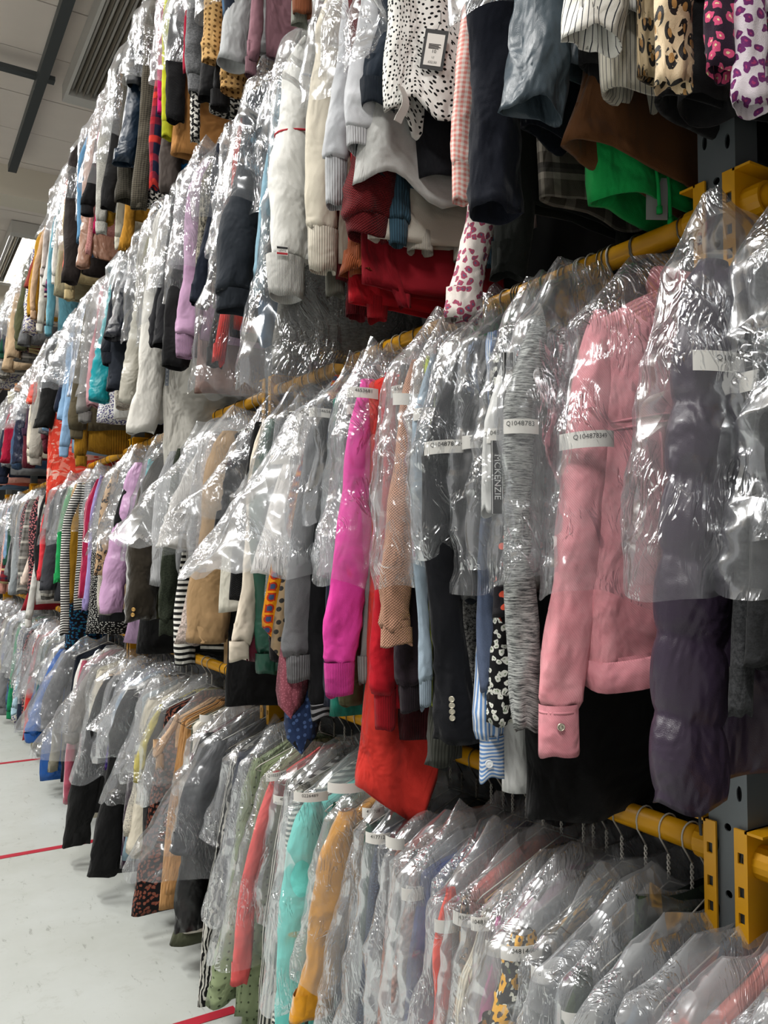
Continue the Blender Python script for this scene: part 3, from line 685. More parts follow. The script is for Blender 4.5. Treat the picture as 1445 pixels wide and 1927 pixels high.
K(4,306,150,288,358,22,('tartan','#1c2036','#a8202c','#d83a2a',1.5),'jacket','navy and red striped jacket|with orange band',bag=None,cuff=None)
K(4,290,80,272,385,30,('hound','#0e0e0e','#dedad0'),'scarf','black and white houndstooth scarf|lined in black',bag=None,body=1)
K(4,285,60,262,392,34,('check','#3a352c','#5f594c'),'coat','brown small-checked coat|with curled cuff',bag=150)
K(4,280,20,252,160,30,('leather','#1c2026'),'jacket','glossy black quilted jacket|tightly bagged at the top',bag=150,cuff=None)
K(4,275,20,232,310,42,('satin','#16283a'),'coat','petrol navy coat|with pointed cuff',bag=160,cuff=None,x=.84)
K(4,250,160,240,380,42,('check','#48443a','#2d2a24'),'blazer','khaki tweed blazer|below the petrol coat',bag=None,x=.88)
K(4,232,140,202,395,30,'#1a1a1b','coat','long black wool coat|with pointed lapel end',bag=265,cuff=None,x=.84)
K(4,250,260,232,462,44,'#0d0d0e','dress','plain black dress|under the khaki tweed blazer',bag=None,body=1,x=.90)
K(4,246,350,236,473,26,'#b7822a','jumper','gold brown jumper|lowest point under the black dress',bag=None,x=.90,cuff=None)
K(4,230,330,222,470,18,'#c3bfae','jumper','cream jumper|beside the gold brown cuff',bag=None,x=.9)
K(4,205,250,190,440,26,('tweed','#c4c2ba','#a19f98'),'jumper','pale grey woolly jumper|behind the long black coat',bag=310)
K(4,178,200,162,405,24,'#111215','jacket','black jacket|below the large cloudy bag',bag=360,cuff='band',x=.84)
K(4,186,260,178,440,8,'#c01858','blouse','hot pink blouse|a narrow strip in bags',bag=None)
K(4,158,230,136,400,30,'#6b675c','shirt','khaki grey shirt|poking from a cloudy bag',bag=385,flare=.06,puff=.07,milk=(.15,'cloudy_film'))
K(4,160,300,152,455,14,'#5f8fb5','shirt','sky blue shirt|short below the black jacket',bag=None,cuff=None)
K(4,172,350,165,480,10,('tweed','#d29a94','#a86a68'),'jumper','salmon pink woolly jumper|a small tip',bag=None,cuff=None)
K(4,168,360,156,502,26,('satin','#a27c68'),'puffer jacket','dusky pink puffer jacket|with rounded sleeve end',bag=None,puffer=.06,cuff=None)
K(4,150,300,128,535,34,'#2b2422','coat','dark brown wool coat|with wide sleeve end',bag=None,cuff=None,x=.85)
K(4,135,330,112,560,24,('velvet','#8b8468'),'trousers','sand corduroy trousers|in folds',bag=430,body=1,x=.85)
K(4,132,420,130,565,20,'#b9a67c','jacket','sand jacket|with buckled cuff strap',bag=None,cuff='band',x=.90)
K(4,120,260,100,535,11,'#e6e4de','shirt','white shirt|with long thin sleeve on the top rail',bag=470,x=.85)
K(4,110,230,88,560,12,('tartan','#2c1c3c','#b04a72','#d8d2c0'),'shirt','purple and pink checked shirt|on the far top rail',bag=445)
K(4,88,380,60,540,30,'#7e2b1e','skirt','brick red skirt|flaring by the lit ceiling light',body=1,bag=None,x=.84)
K(4,82,400,78,520,10,'#c8bcb6','shirt','pale beige shirt|beside the brick red skirt',bag=None)
K(4,96,500,90,632,16,('velvet','#5f98a8'),'jumper','dusty teal jumper|with tapering sleeve',bag=None,x=.86)
K(4,66,500,62,600,12,'#caa888','shirt','skin-toned shirt|with short sleeve far away',bag=None)
K(4,80,520,74,625,14,'#cfcbc0','jumper','cream woolly jumper|left of dusty teal sleeve',bag=None)
# ---- second rail up
K(2,490,760,430,1000,54,('satin','#1a1b1f'),'jacket','glossy black jacket|in a wide flared bag',bag=985,flare=.10,puff=.05,cuff=None)
K(2,450,900,428,1150,44,'#dcd8c9','dress','ivory dress|with zip pull below a cloudy bag',bag=None,body=1,x=.86)
K(2,470,900,445,1125,34,('knit','#141416'),'jumper','black knitted jumper|over the ivory dress',bag=None,cuff=None,x=.88)
K(2,600,790,520,1085,120,'#ece8e4','dress','white net dress|in one big billowing bag',bag=1080,flare=.15,puff=.11,body=1,x=.80,milk=(.30,'foggy_film'),tagz=(865,'',16))
K(2,480,1000,447,1245,40,'#eaddca','shirt','cream linen shirt|with square cuff',bag=None,cuff='band',cl=.05,x=.86)
K(2,500,1050,482,1240,44,('velvet','#561224'),'dress','burgundy dress|folded beside the cream cuff',bag=None,body=1,x=.89)
K(2,545,900,512,1200,46,('motif','#e8920e','#b8300c','#3a4a6a'),'tie','orange patterned tie|with red and blue squares',bag=None,tie=1,x=.85)
K(2,575,900,530,1240,44,('dots','#9a8365','#2c2a28','#000000',2.2),'tie','tan tie|with small dark marks',bag=None,tie=1,x=.87)
K(2,598,900,547,1352,66,('dots','#93505c','#b06a76','#000000',.6),'tie','mauve dotted tie|with broad point',bag=None,tie=1,x=.855)
K(2,590,1000,566,1418,76,('dots','#24365a','#4f6a9a','#000000',1.5),'tie','navy tie|lowest with diamond shaped tip',bag=None,tie=1,x=.89)
K(2,618,760,562,1285,54,('marl','#7f8082','#66676a'),'sweatshirt','grey marl sweatshirt|beside the mauve tie',bag=1075,cl=.06,tagz=(762,'104656',0),x=.87)
K(2,650,760,638,1100,34,'#2b2e31','jacket','charcoal jacket|between grey and pink sweatshirts',bag=1100,tagz=(768,'Q1046',0))
K(2,680,720,661,1150,24,('satin','#1f3634'),'jacket','dark bottle green jacket|left of the hot pink one',bag=1050,tagz=(795,'',0),x=.91)
K(2,692,700,633,1312,66,'#e243a2','sweatshirt','hot pink sweatshirt|with long ribbed cuff',bag=1108,cl=.068,tagz=(736,'4653681',0),x=.835,hem=1240)
K(2,650,1150,650,1340,52,'#1e7060','jumper','bottle green jumper|whose hem shows under hot pink cuffs',bag=None,body=1,x=.92)
K(2,610,1100,606,1350,56,'#101013','jacket','black varsity jacket|with grey striped cuff',bag=None,cuff='rib',cl=.03,cm=('stripe_h','#101013','#8d8d90'),x=.94)
K(2,735,780,686,1288,38,('marl','#8b8987','#747270'),'sweatshirt','warm grey sweatshirt|with narrow ribbed cuff',bag=1085,cl=.055,tagz=(768,'Q4653605',0),x=.90)
K(2,745,700,738,1100,30,('marl','#5f6063','#4a4b4e'),'hoodie','dark grey hoodie|left of the pink knitted coat',bag=1100,tagz=(735,'653617',0))
K(2,772,705,748,1216,66,('knit','#dda78b'),'cardigan','pale pink chunky knit cardigan|with turned back cuff',bag=1085,cuff='band',cl=.027,tagz=(755,'',0),x=.85)
K(2,800,790,802,1335,28,'#a7b9c8','sweatshirt','powder blue sweatshirt|beside the pink knit',bag=1080,tagz=(782,'Q104',0),x=.88)
K(2,800,720,808,1330,16,'#d7e65a','jacket','neon yellow jacket|a thin strip in a bag',bag=1080,x=.90)
K(2,735,1080,722,1372,46,'#b41424','sweatshirt','crimson sweatshirt|with cuff over the coral knit',bag=None,cl=.075,x=.90)
K(2,780,1000,772,1335,52,'#2a2028','sweatshirt','dark plum sweatshirt|with ribbed cuff',bag=None,cl=.055,x=.91)
K(2,790,1000,785,1395,86,('rib','#47161c'),'jumper','wine red jumper|with wide ribbed hem',bag=None,body=1,x=.95)
K(2,750,1000,735,1555,120,('marl','#d83a30','#c02c24'),'jumper','coral red knitted jumper|with long pointed hem',bag=None,body=1,x=.88,key='coral')
K(2,850,860,868,1390,82,'#111217','blazer','black blazer|with four metal cuff buttons',bag=1070,cuff=None,key='blazer',x=.86,tagz=(850,'Q104878324',0))
K(2,850,1300,838,1435,60,('rib','#3b3c36'),'jumper','dark olive jumper|with curved ribbed end',bag=None,cuff=None,x=.93)
K(2,872,700,884,1130,50,('leather','#1a1b1e'),'jacket','shiny black padded jacket|with stiff collar',bag=1135,cuff=None,tagz=(838,'78329',0),x=.86)
K(2,905,700,874,1090,28,'#e5980e','shirt','mustard yellow shirt|a bright strip in clear bags',bag=None,cuff=None,x=.88)
K(2,934,650,926,965,44,'#e2e2e0','sweatshirt','white sweatshirt|with black lettered sleeve tape',bag=1090,key='tape',tagz=(828,'Q104878338',0),x=.84,cuff=None)
K(2,980,655,943,1165,38,('dots','#19161b','#d8563e','#000000',2.0),'blouse','black blouse with coral spots|and frilled cuff',bag=1110,x=.86)
K(2,925,1000,925,1300,38,('marl','#66728c','#4e5a74'),'shirt','chambray blue shirt|under the spotted blouse',bag=None,x=.88,cuff=None)
K(2,925,1100,918,1462,48,('stripe_v','#e6e9ee','#6a94cc','#000000',.5),'shirt','blue striped shirt|with buttoned contrast cuff',bag=None,cuff='band',cl=.065,cm=('stripe_h','#e6e9ee','#6a94cc','#000000',.4),x=.89,key='bluecuff')
K(2,968,1000,955,1360,72,('floral','#0e0e10','#d6d6ce','#7a8a70',.8),'blouse','black blouse|with white flower sprigs and flared sleeve',bag=None,cuff=None,x=.89)
K(2,985,1100,982,1500,88,'#e4e4e2','top','plain white t-shirt|hanging under the grey streaked knit',bag=None,body=1,x=.92,th=.03)
K(2,985,750,996,1370,52,('marl','#b9bbb8','#3c3e40','#000000',3),'jumper','grey streaked knit jumper|with straight sleeve',bag=1095,cuff=None,tagz=(808,'Q1048783',0),x=.87)
K(2,1012,720,1015,1110,22,('satin','#6a6864'),'jacket','dark grey jacket|squeezed beside the pink denim jacket',bag=1120,cuff=None,x=.89)
# ---- bottom rail
K(1,60,1180,25,1345,14,'#b3d2e2','shirt','pale ice blue shirt|at the far left',bag=1290,x=.86)
K(1,70,1150,40,1370,20,'#b3a692','trousers','beige trousers|with turned hem far left',bag=1305,body=1)
K(1,22,1250,16,1352,10,'#1f8a5a','shirt','emerald shirt|a tiny tip at the far left',bag=None)
K(1,95,1230,58,1395,40,('satin','#1658a8'),'coat','bright blue coat|with gathered cuff',bag=1285,hem=1470,x=.84,cuff='rib',key='blue')
K(1,112,1250,85,1420,30,('tweed','#65625a','#55524a'),'blazer','grey brown blazer|with four cuff buttons',bag=1370,cuff=None,hem=1450,x=.86)
K(1,122,1250,98,1450,16,'#8f8a7a','blazer','stone blazer|behind the grey brown one',bag=1370,cuff=None)
K(1,128,1250,112,1470,20,'#141a26','skirt','dark navy skirt|hanging beside the stone blazer',bag=None,body=1,x=.87)
K(1,142,1380,128,1510,18,('velvet','#b4566a'),'top','pink velour top|with hooded roll',bag=None,x=.87)
K(1,165,1350,143,1495,10,'#e2dcc4','scarf','cream scarf|with thin pointed end',bag=None,x=.85,body=1)
K(1,120,1200,88,1370,30,'#5c5c60','jacket','cloudy bagged grey jacket|beside the blue coat',bag=1375,flare=.10,puff=.08,x=.82,milk=(.15,'cloudy_film'))
K(1,165,1220,130,1400,30,'#8c8884','jumper','pale grey jumper|in a billowing bag',bag=1420,flare=.12,puff=.08,x=.82,milk=(.15,'cloudy_film'))
K(1,190,1380,142,1590,52,'#141414','coat','black canvas coat|with hem above the red floor line',bag=1465,cuff=None,x=.84)
K(1,232,1380,195,1648,62,'#101011','coat','long black coat|with wide bottom nearest the second floor line',bag=1420,cuff=None,x=.85,hem=1640)
K(1,210,1350,196,1445,20,('floral','#2a1c5a','#5a3aa0','#a83a5a'),'dress','violet patterned satin dress|behind the long black coat',bag=None,body=1,x=.87)
K(1,262,1350,240,1640,28,('velvet','#351f33'),'dress','dark plum dress|between black coat and pale blue one',bag=None,body=1,x=.88)
K(1,272,1450,243,1620,34,'#7f98a4','skirt','dusty blue flared skirt|beside the plum dress',bag=None,body=1,x=.86)
K(1,266,1310,252,1475,18,'#dccd68','scarf','pale yellow scarf|twisted to a point in its bag',bag=1480,x=.84,puff=.05)
K(1,300,1330,290,1450,16,'#dcb48c','scarf','peach scarf|twisted inside a bag',bag=1500,x=.86,puff=.04)
K(1,290,1400,278,1660,32,('leather','#1c1c1f'),'trousers','black jeans|with stitched pocket',bag=1500,body=1,x=.87)
K(1,312,1380,300,1715,20,'#c1925f','trousers','tan trousers|with left leg lowest',bag=None,body=1,x=.87)
K(1,335,1380,322,1688,24,'#b98a58','trousers','camel trousers|right of the tan pair',bag=None,body=1,x=.88)
K(1,362,1330,346,1480,18,('velvet','#6e2232'),'jacket','maroon jacket|with white paper label',bag=1500,tagz=(1360,'',0))
K(1,280,1600,262,1725,30,('floral','#141214','#8a4a3a','#6a6a5a'),'skirt','black floral skirt|peeping out low',body=1,bag=None,x=.88)
K(1,400,1380,350,1600,60,('leather','#3b3d42'),'coat','dark grey coat|in a big creased bag above tan trousers',bag=1640,flare=.10,puff=.07,x=.83,cuff=None)
K(1,385,1500,352,1745,64,('satin','#121214'),'coat','black satin coat|beside the sage dress',bag=1600,cuff=None,x=.87)
K(1,372,1700,345,1780,60,'#4b4e3c','skirt','olive skirt|just above the floor',body=1,bag=None,x=.90)
K(1,385,1700,368,1755,50,'#dcd6ca','top','off white top|a hem below black satin',body=1,bag=None,x=.92)
K(1,395,1700,382,1890,28,('zebra','#e2dfd6','#141414'),'dress','black and white zebra dress|left of the sage dress',body=1,bag=None,x=.86)
K(1,478,1362,446,1850,32,'#e0605e','dress','coral pink dress|in a long creased bag',bag=1800,cuff=None,x=.835,tagz=(1462,'Q1022183',0),puff=.03,flare=.03,hem=1500)
K(1,490,1500,420,1880,62,('eyelet','#828f6c','#000000','#3c4630'),'dress','sage green eyelet dress|with round drooping sleeve',bag=1790,cuff=None,x=.86,hem=1900)
K(1,500,1500,465,1910,60,('eyelet','#7d8a68','#000000','#3c4630'),'skirt','sage green eyelet skirt|right of the matching dress',bag=None,body=1,x=.86)
K(1,520,1500,500,1945,48,('stripe_v','#3b3f3d','#d6d4ca','#000000',1.0),'trousers','dark and white striped trousers|left of the aqua dress',bag=1760,body=1,x=.86,tagz=(1512,'453',0))
K(1,545,1650,525,1950,32,('stripe_h','#2c2f2e','#dedcd2','#000000',.8),'top','black and white striped top|thin bands beside aqua',bag=None,x=.87,cuff=None)
K(1,575,1420,545,1980,62,'#74d6cd','dress','aqua dress|with slim pleated front',bag=1900,cuff=None,x=.86,tagz=(1508,'0226489',0),hem=1960)
K(1,655,1485,588,1915,66,('velvet','#cc8c16'),'coat','mustard yellow coat|with a square paper label',bag=1840,cuff=None,x=.86,tagz=(1510,'',0))
K(1,725,1575,630,1990,56,('satin','#333b45'),'trousers','slate satin trousers|right of the mustard coat',bag=1990,body=1,x=.85,tagz=(1572,'417708',0))
K(1,740,1580,690,1990,62,('sequin','#1c2c46','#5a7298'),'dress','navy sequin dress|glittering in its bag',bag=1990,body=1,x=.87,tagz=(1605,'417712',0))
K(1,760,1590,722,1990,34,'#c99484','dress','dusty rose dress|beside the navy sequins',bag=1990,body=1,x=.87,tagz=(1608,'',0))
K(1,775,1650,752,1990,26,('knit','#b08274','#ffffff','#000000',2.5),'cardigan','rose brown cable cardigan|with paper label',bag=1990,cuff=None,tagz=(1690,'',0))
K(1,800,1650,765,1990,30,'#2e3136','trousers','charcoal trousers|left of the royal blue dress',bag=1990,body=1,tagz=(1697,'23',0))
K(1,812,1700,775,1990,34,'#40559c','dress','royal blue dress|in a loose grey bag',bag=1990,body=1,x=.86,puff=.05)
K(1,835,1705,812,1990,36,'#ea4630','shirt','vivid red shirt|with white label at the neck',bag=1990,cuff=None,x=.86,tagz=(1742,'',0))
K(1,858,1700,852,1990,24,('leopard','#c89a6a','#7a4a24','#1a0f0a'),'blouse','brown leopard print blouse|beside the ivory knit',bag=1990,cuff=None,tagz=(1732,'4391',0))
K(1,884,1700,882,1990,44,('rib','#ded5c2'),'dress','ivory ribbed knit dress|with printed label',bag=1990,cuff=None,x=.86,tagz=(1728,'104814381',0))
K(1,912,1720,908,1990,16,'#c0308c','top','magenta top|a slim strip beside sunflowers',bag=1990,cuff=None,tagz=(1782,'',0))
K(1,985,1680,930,1990,84,('sunflower','#15171a','#e8aa1e'),'dress','black dress with yellow sunflowers|and small daisies',bag=1990,cuff=None,x=.84,tagz=(1790,'04814404',10))
K(1,1010,1700,1000,1990,30,'#1a1b1e','coat','black coat|behind the sunflower dress',bag=1990,tagz=(1835,'8144',0),milk=(.15,'cloudy_film'))
K(1,1060,1740,1050,1990,60,('satin','#2c3038'),'jacket','dark slate jacket|first beyond the camouflage one',bag=1990,cuff=None,milk=(.30,'foggy_film'))
K(1,1105,1750,1092,1990,50,('blots','#26332a','#3c4a34','#182018'),'jacket','camouflage green jacket|low under foggy plastic',bag=1990,cuff=None,tagz=(1920,'',0))
K(1,1160,1750,1140,1990,60,'#33373c','coat','charcoal coat|in a foggy bag right of camouflage',bag=1990,milk=(.30,'foggy_film'))
K(1,1215,1760,1200,1990,60,'#3c4a58','shirt','slate blue shirt|in a foggy bag',bag=1990,milk=(.30,'foggy_film'))
K(1,1290,1780,1270,1990,70,'#e0786a','jumper','coral jumper|glowing through foggy plastic',bag=1990,milk=(.30,'foggy_film'))
K(1,1380,1790,1370,1990,70,'#9a9fa4','jumper','pale grey jumper|in the last foggy bag at right',bag=1990,milk=(.30,'foggy_film'))
# second rail up, left half
K(2,395,800,355,1215,44,('tweed','#d6c4bc','#8a8078','#000000',2),'coat','pink and grey boucle coat|with shaggy sleeve',bag=1050,cuff=None,x=.85)
K(2,362,900,352,1250,36,('stripe_h','#e8e6de','#141414','#000000',1.2),'jumper','black and cream striped jumper|with cuff under boucle coat',bag=None,cuff=None,x=.88)
K(2,420,900,390,1205,72,'#a58660','coat','camel wool coat|with cuff tab',bag=1060,cuff=None,x=.87,hem=1235)
K(2,370,820,330,1030,60,'#c9c6c2','blouse','pale grey blouse|in a large pointed bag',bag=1030,flare=.14,puff=.09,x=.82,milk=(.15,'cloudy_film'))
K(2,300,880,262,1168,62,('velvet','#2c251a'),'coat','dark olive wool coat|with two gold cuff buttons',bag=965,cuff=None,x=.85,key='olive')
K(2,255,900,208,1155,46,('satin','#c79ec4'),'puffer jacket','lilac puffer jacket|with puffed sleeve',bag=None,cuff=None,puffer=.13,x=.83)
K(2,262,880,246,1040,14,('blots','#2cc0ca','#8ad8dc','#1488a0'),'blouse','turquoise marbled blouse|left of the olive coat',bag=1050,cuff=None,x=.87)
K(2,245,900,222,1060,26,'#121214','cardigan','black cardigan|above the lilac puffer',bag=None,cuff=None,x=.86)
K(2,210,930,188,1080,24,('leopard','#c8a680','#8a6440','#17100c'),'blouse','small leopard print blouse|beside lilac puffer',bag=1020,cuff=None)
K(2,205,960,180,1195,44,('dots','#0e0e10','#dad8d2','#000000',.8),'dress','black dress|with white polka dots',bag=None,body=1,x=.87)
K(2,330,1000,315,1195,34,('tweed','#333a2c','#1c2018'),'jacket','dark green fringed jacket|beside boucle coat',bag=None,cuff='band',x=.90)
K(2,160,950,146,1130,20,('velvet','#a81846'),'skirt','raspberry skirt|in the left part of the rail',bag=None,body=1,x=.86)
K(2,172,980,160,1150,13,'#a396cc','top','lavender top|with slim sleeve beside raspberry skirt',bag=None,cuff=None)
K(2,130,980,120,1195,18,('stripe_h','#e2e0da','#141414','#000000',.9),'top','black and white striped top|with curved sleeve',bag=None,cuff=None)
K(2,140,1000,132,1250,24,('floral','#0e1014','#1c4a80','#2ab070'),'skirt','black skirt|with blue and green flowers',bag=None,body=1,x=.93)
K(2,118,1000,108,1098,14,'#1f9a54','top','emerald green top|small beside striped top',bag=None,cuff=None)
K(2,105,930,88,1110,30,'#3b3c41','coat','charcoal wool coat|left of the emerald top',bag=1000,cuff=None,hem=1125)
K(2,55,930,28,1118,28,('velvet','#8b9194'),'coat','soft grey coat|near the left edge',bag=1020,cuff=None)
K(2,75,1000,52,1180,12,'#d4d2cc','shirt','white shirt|small with cuff near left edge',bag=None)
K(2,70,1030,46,1100,14,'#e0cdbf','top','nude pink top|near the left edge',bag=None,cuff=None)
K(2,82,1000,74,1090,10,'#e8404a','top','poppy red top|near the left edge',bag=None,cuff=None)
K(2,66,1080,40,1150,14,'#8a1422','scarf','dark red scarf|with pointed end near left edge',bag=None,body=1)
K(2,265,1100,245,1212,30,'#bfa0c2','top','pale lilac top|hem under the olive coat',bag=None,body=1,x=.90)
K(2,300,1120,285,1228,66,'#0c0c0d','skirt','black skirt|low under the olive coat',bag=None,body=1,x=.90)
K(2,470,1200,462,1330,90,'#0e0e0f','skirt','black skirt|low under the cream cuff',bag=None,body=1,x=.92)
# ================================================================ BUILD THE PHOTOGRAPHED GARMENTS
def mk(col):
    if isinstance(col, str): return cloth('plain', col)
    a = list(col); return cloth(*a)
def lev_of(Y): return 2 if Y < 1.75 else (1 if Y < 3.3 else 0)
placed = {1: [], 2: [], 3: [], 4: []}; KEY = {}
for idx, (tier, ut, vt, ub, vb, w_, col, kind, desc, o) in enumerate(ITEMS):
    xe = o.get('x', .87)
    if o.get('body') and w_ >= 24: ub -= w_*.45; ut -= w_*.45
    if ub > 1000 and tier == 1: xe = .88
    if tier == 1:
        vm = min(max(vb, min(o.get('hem', 0), 1900)), 1960); xl = hitZ(ub, vm, .10)[0]
        if xl < xe: xe = max(xl, .74)
    _, Y, zb = hitX(ub, vb, xe)
    Xt, _, zt = hitY(ut, vt, Y)
    zr = RAIL[tier]; zs = zr-.17
    Xt = min(max(Xt, xe-.03), .99)
    d = depth(xe, Y, zb); wm = w_*d/FPX; n_ = math.hypot(xe, Y); px, py = Y/n_, xe/n_
    body = bool(o.get('body')); lev = lev_of(Y)
    zb = max(zb, .10 if tier == 1 else zr-1.25)
    if zb > zs-.12: zb = zs-.12
    path = [(max(.945 if Y > 2.0 else (.945+.90)/2 if Y > 1.6 else .90, min(.985, Xt)), zs)]
    if zt < zs-.10 and zt > zb+.1: path.append((Xt, zt))
    path.append((xe, zb))
    if len(path) == 2 and zs-zb > .3: path.insert(1, (path[0][0]*.45+xe*.55-.005, (zs+zb)/2))
    if 'hem' in o: hem = hitX(ub, o['hem'], xe+.04)[2]
    elif body: hem = zb
    else: hem = zb+R.uniform(.02, .16)
    if tier == 1: hem = max(hem, .09)
    k = .62; rx = min(.085, max(.012, wm/2/math.sqrt(px*px+(k*py)**2)/.97)); ry = rx*k
    th = o.get('th')
    if body: th = th or min(.04, max(.012, wm*.30)); rx_ = .01
    lab, short = desc.replace('|', ' '), desc.split('|')[0]
    lab = ' '.join((lab+' on the '+TIER[tier]).split())
    for a_, b_ in ((' sleeve jacket', ' jacket'), (' cuff shirt', ' shirt'), (' cuff jumper', ' jumper')): lab = lab.replace(a_, b_)
    if len(lab.split()) > 16: lab = ' '.join(lab.replace(' with ', ', ').replace(' the ', ' ').split()[:16])
    short = short.replace(' sleeve jacket', ' jacket').replace(' cuff shirt', ' shirt').replace(' cuff jumper', ' jumper')
    if o.get('tie'):
        root = empty('tie', (xe, Y, zr)); tag(root, lab, 'tie', 'clothes on the '+TIER[tier])
        n = 26; zz = np.linspace(-.06, zb-zr, n); wd = wm/2; L_ = zb-zr
        a = math.atan2(-Y, -xe)+math.pi/2+.25; ax, ay = math.cos(a), math.sin(a); rs = np.random.RandomState(idx)
        rows = []; UU = []; tip = wd*1.05
        for i, z in enumerate(zz):
            h = z-L_; ww = wd*(.55+.45*(z-(-.06))/(L_+.06)) if h > tip else wd*max(.03, h/tip)
            ox = .20*(1-(i/(n-1)))**1.6
            r_ = []; u_ = []
            for q, sgn in ((0, -1), (1, -.33), (2, .33), (3, 1), (4, .33), (5, -.33)):
                t_ = .005 if q in (1, 2) else (-.005 if q in (4, 5) else 0); wav = .006*math.sin(z*17+rs.rand()*.2+sgn)
                r_.append((ox+ax*ww*sgn+ay*(t_+wav), ay*ww*sgn-ax*(t_+wav), z)); u_.append(ww*sgn)
            rows.append(r_); UU.append(u_+[u_[0]])
        P = np.array(rows); UU = np.array(UU); W = np.tile(zz[:, None], (1, 7))
        link('blade', grid_mesh('blade', P, (UU, W)), mk(col), root)
        link('hanger', HM, wire_g, root, (X0-xe, 0, 0))
        if idx and 'navy' in desc:
            m = MB(); hz = L_+.028; c_ = (0, 0)
            pts = [(ax*s*.023+ay*.009*1, ay*s*.023-ax*.009, hz+t) for s, t in ((-1, 0), (0, -.026), (1, 0), (0, .026))]
            pts2 = [(p[0]-ay*.003, p[1]+ax*.003, p[2]) for p in pts]
            m.poly(pts2+pts, [(0, 1, 2, 3), (7, 6, 5, 4), (0, 4, 5, 1), (1, 5, 6, 2), (2, 6, 7, 3), (3, 7, 4, 0)])
            m.build('lining', simple('dark_lining', '#07080c', .8), root)
        placed[tier].append((Y, short, kind)); continue
    bag = None
    if 'bag' not in o: bag = zs-R.uniform(.3, .55)*(zs-zb)
    elif o['bag']: bag = hitX(ub, o['bag'], xe)[2]; bag = max(bag, .12 if tier == 1 else zr-1.2); bag = min(bag, zs-.05)
    elif o['bag'] == 0: bag = zs-.3*(zs-zb)
    milk = o.get('milk')
    if milk is None: milk = (.15, 'cloudy_film') if (tier == 1 and Y < 2.0) or (Y > 2.4 and random.Random(idx+5).random() < .5) else (.06, 'clear_film')
    hc = None; key = o.get('key')
    if key == 'coral': hc = lambda X: np.interp(X, [-.26, -.135, -.095, -.07, .2], [.09, .0, .05, .30, .40])
    if key == 'brown': hc = lambda X: -.06*np.interp(X, [-.21, .2], [-.1, 1.5])
    if key == 'greyhem': hc = lambda X: .022*np.sin(X*26)-.05*(X+.1)
    if key == 'polka': hc = lambda X: .018*np.sin(X*60)+.02*np.sin(X*23)
    cm_ = mk(o['cm']) if 'cm' in o else None
    if cm_ is None and not isinstance(col, str) and col[0] in ('marl', 'plain'): cm_ = cloth('rib', col[1])
    elif cm_ is None and isinstance(col, str) and o.get('cuff', 'rib') == 'rib' and lev > 0: cm_ = cloth('rib', col, '#ffffff', '#000000', .6)
    tb = mk(o['torso']) if 'torso' in o else None
    g = garment(tier, Y, path, rx, ry, hem, kind, body, mk(col), o.get('cuff', 'rib' if kind in ('sweatshirt', 'jumper', 'hoodie', 'cardigan') else None if kind in ('coat', 'dress', 'blazer', 'blouse', 'top') else 'band'),
                o.get('cl', .05), cm_, bag, o.get('flare', 0), o.get('puff', .02), milk, lev, lab, 'clothes on the '+TIER[tier],
                kind.split()[-1], 100+idx, yaw=random.Random(idx).uniform(-.05, .05), th=th, puffer=o.get('puffer', 0), bmat=tb, sleeve_back=Y < 3, hemcut=hc, tw=(X0-xe-.05 if tier == 1 else .21), name=kind.replace(' ', '_').replace('-', '_'))
    g.short = short; KEY[key or short] = g; g.path = path; g.Y = Y; g.rail = tier
    if 'tagz' in o:
        tv, tx, off = o['tagz']; z = hitX(ub+(ut-ub)*.8, tv, float(g.fx(0))+X0 if False else max(.87, xe))[2]
        z = min(z, zr-.06); paper_tag(g, z, tx, off=off, r_add=.012)
    placed[tier].append((Y, short, kind))

# ---------------------------------------------------------------- details on the photographed garments
def ring(g, z, col, h=.004, name='stripe', add=.004, slope=0.0, part=None, k=26, rk_=1.0, span=(0, 2*math.pi)):
    """thin band sewn round the sleeve at world height z."""
    zl = z-g.zr; cx = float(g.fx(zl)); m = MB(); pts = []
    for i in range(k+1):
        a = span[0]+(span[1]-span[0])*i/k
        for rr, dz in ((add, -h/2), (add, h/2), (add-.003, h/2), (add-.003, -h/2)):
            pts.append((cx+(g.rx*rk_+rr)*math.cos(a), (g.ry*rk_+rr)*math.sin(a), zl+dz+slope*math.cos(a)))
    f = []
    for i in range(k):
        for q in range(4): f.append((i*4+q, (i+1)*4+q, (i+1)*4+(q+1) % 4, i*4+(q+1) % 4))
    m.poly(pts, f); return m.build(name, col, part or g.root, smooth=True)
g = KEY['white']
zz = hitX(560, 228, .88)[2]; ring(g, zz, simple('red_trim', '#a8202c', .8), .005, 'stripe', .0075, .01)
ring(g, hitX(585, 112, .9)[2], simple('blue_trim', '#5a7aa0', .8), .005, 'stripe', .006, .0)
def plaque(g, u, v, w_, h_, col, name, add=.006, parent=None, off=0.0):
    """small flat plate facing the aisle/camera on the sleeve surface; returns object and its placement matrix."""
    z = hitY(u, v, g.Y-g.ry)[2]-g.zr; cx = float(g.fx(z)); a = math.atan2(-g.Y, -(X0+cx))+off-g.root.rotation_euler[2]
    c = Vector((cx+(g.rx+add)*math.cos(a), (g.ry+add)*math.sin(a), z)); n = Vector((math.cos(a)/g.rx, math.sin(a)/g.ry, 0)).normalized()
    r = Vector((-n.y, n.x, 0)); M = Matrix(((r.x, 0, n.x, c.x), (r.y, 0, n.y, c.y), (r.z, 1, n.z, c.z), (0, 0, 0, 1)))
    m = MB().box(-w_/2, w_/2, -h_/2, h_/2, 0, .0015); o = m.build(name, col, g.root); o.matrix_local = M; return o, M
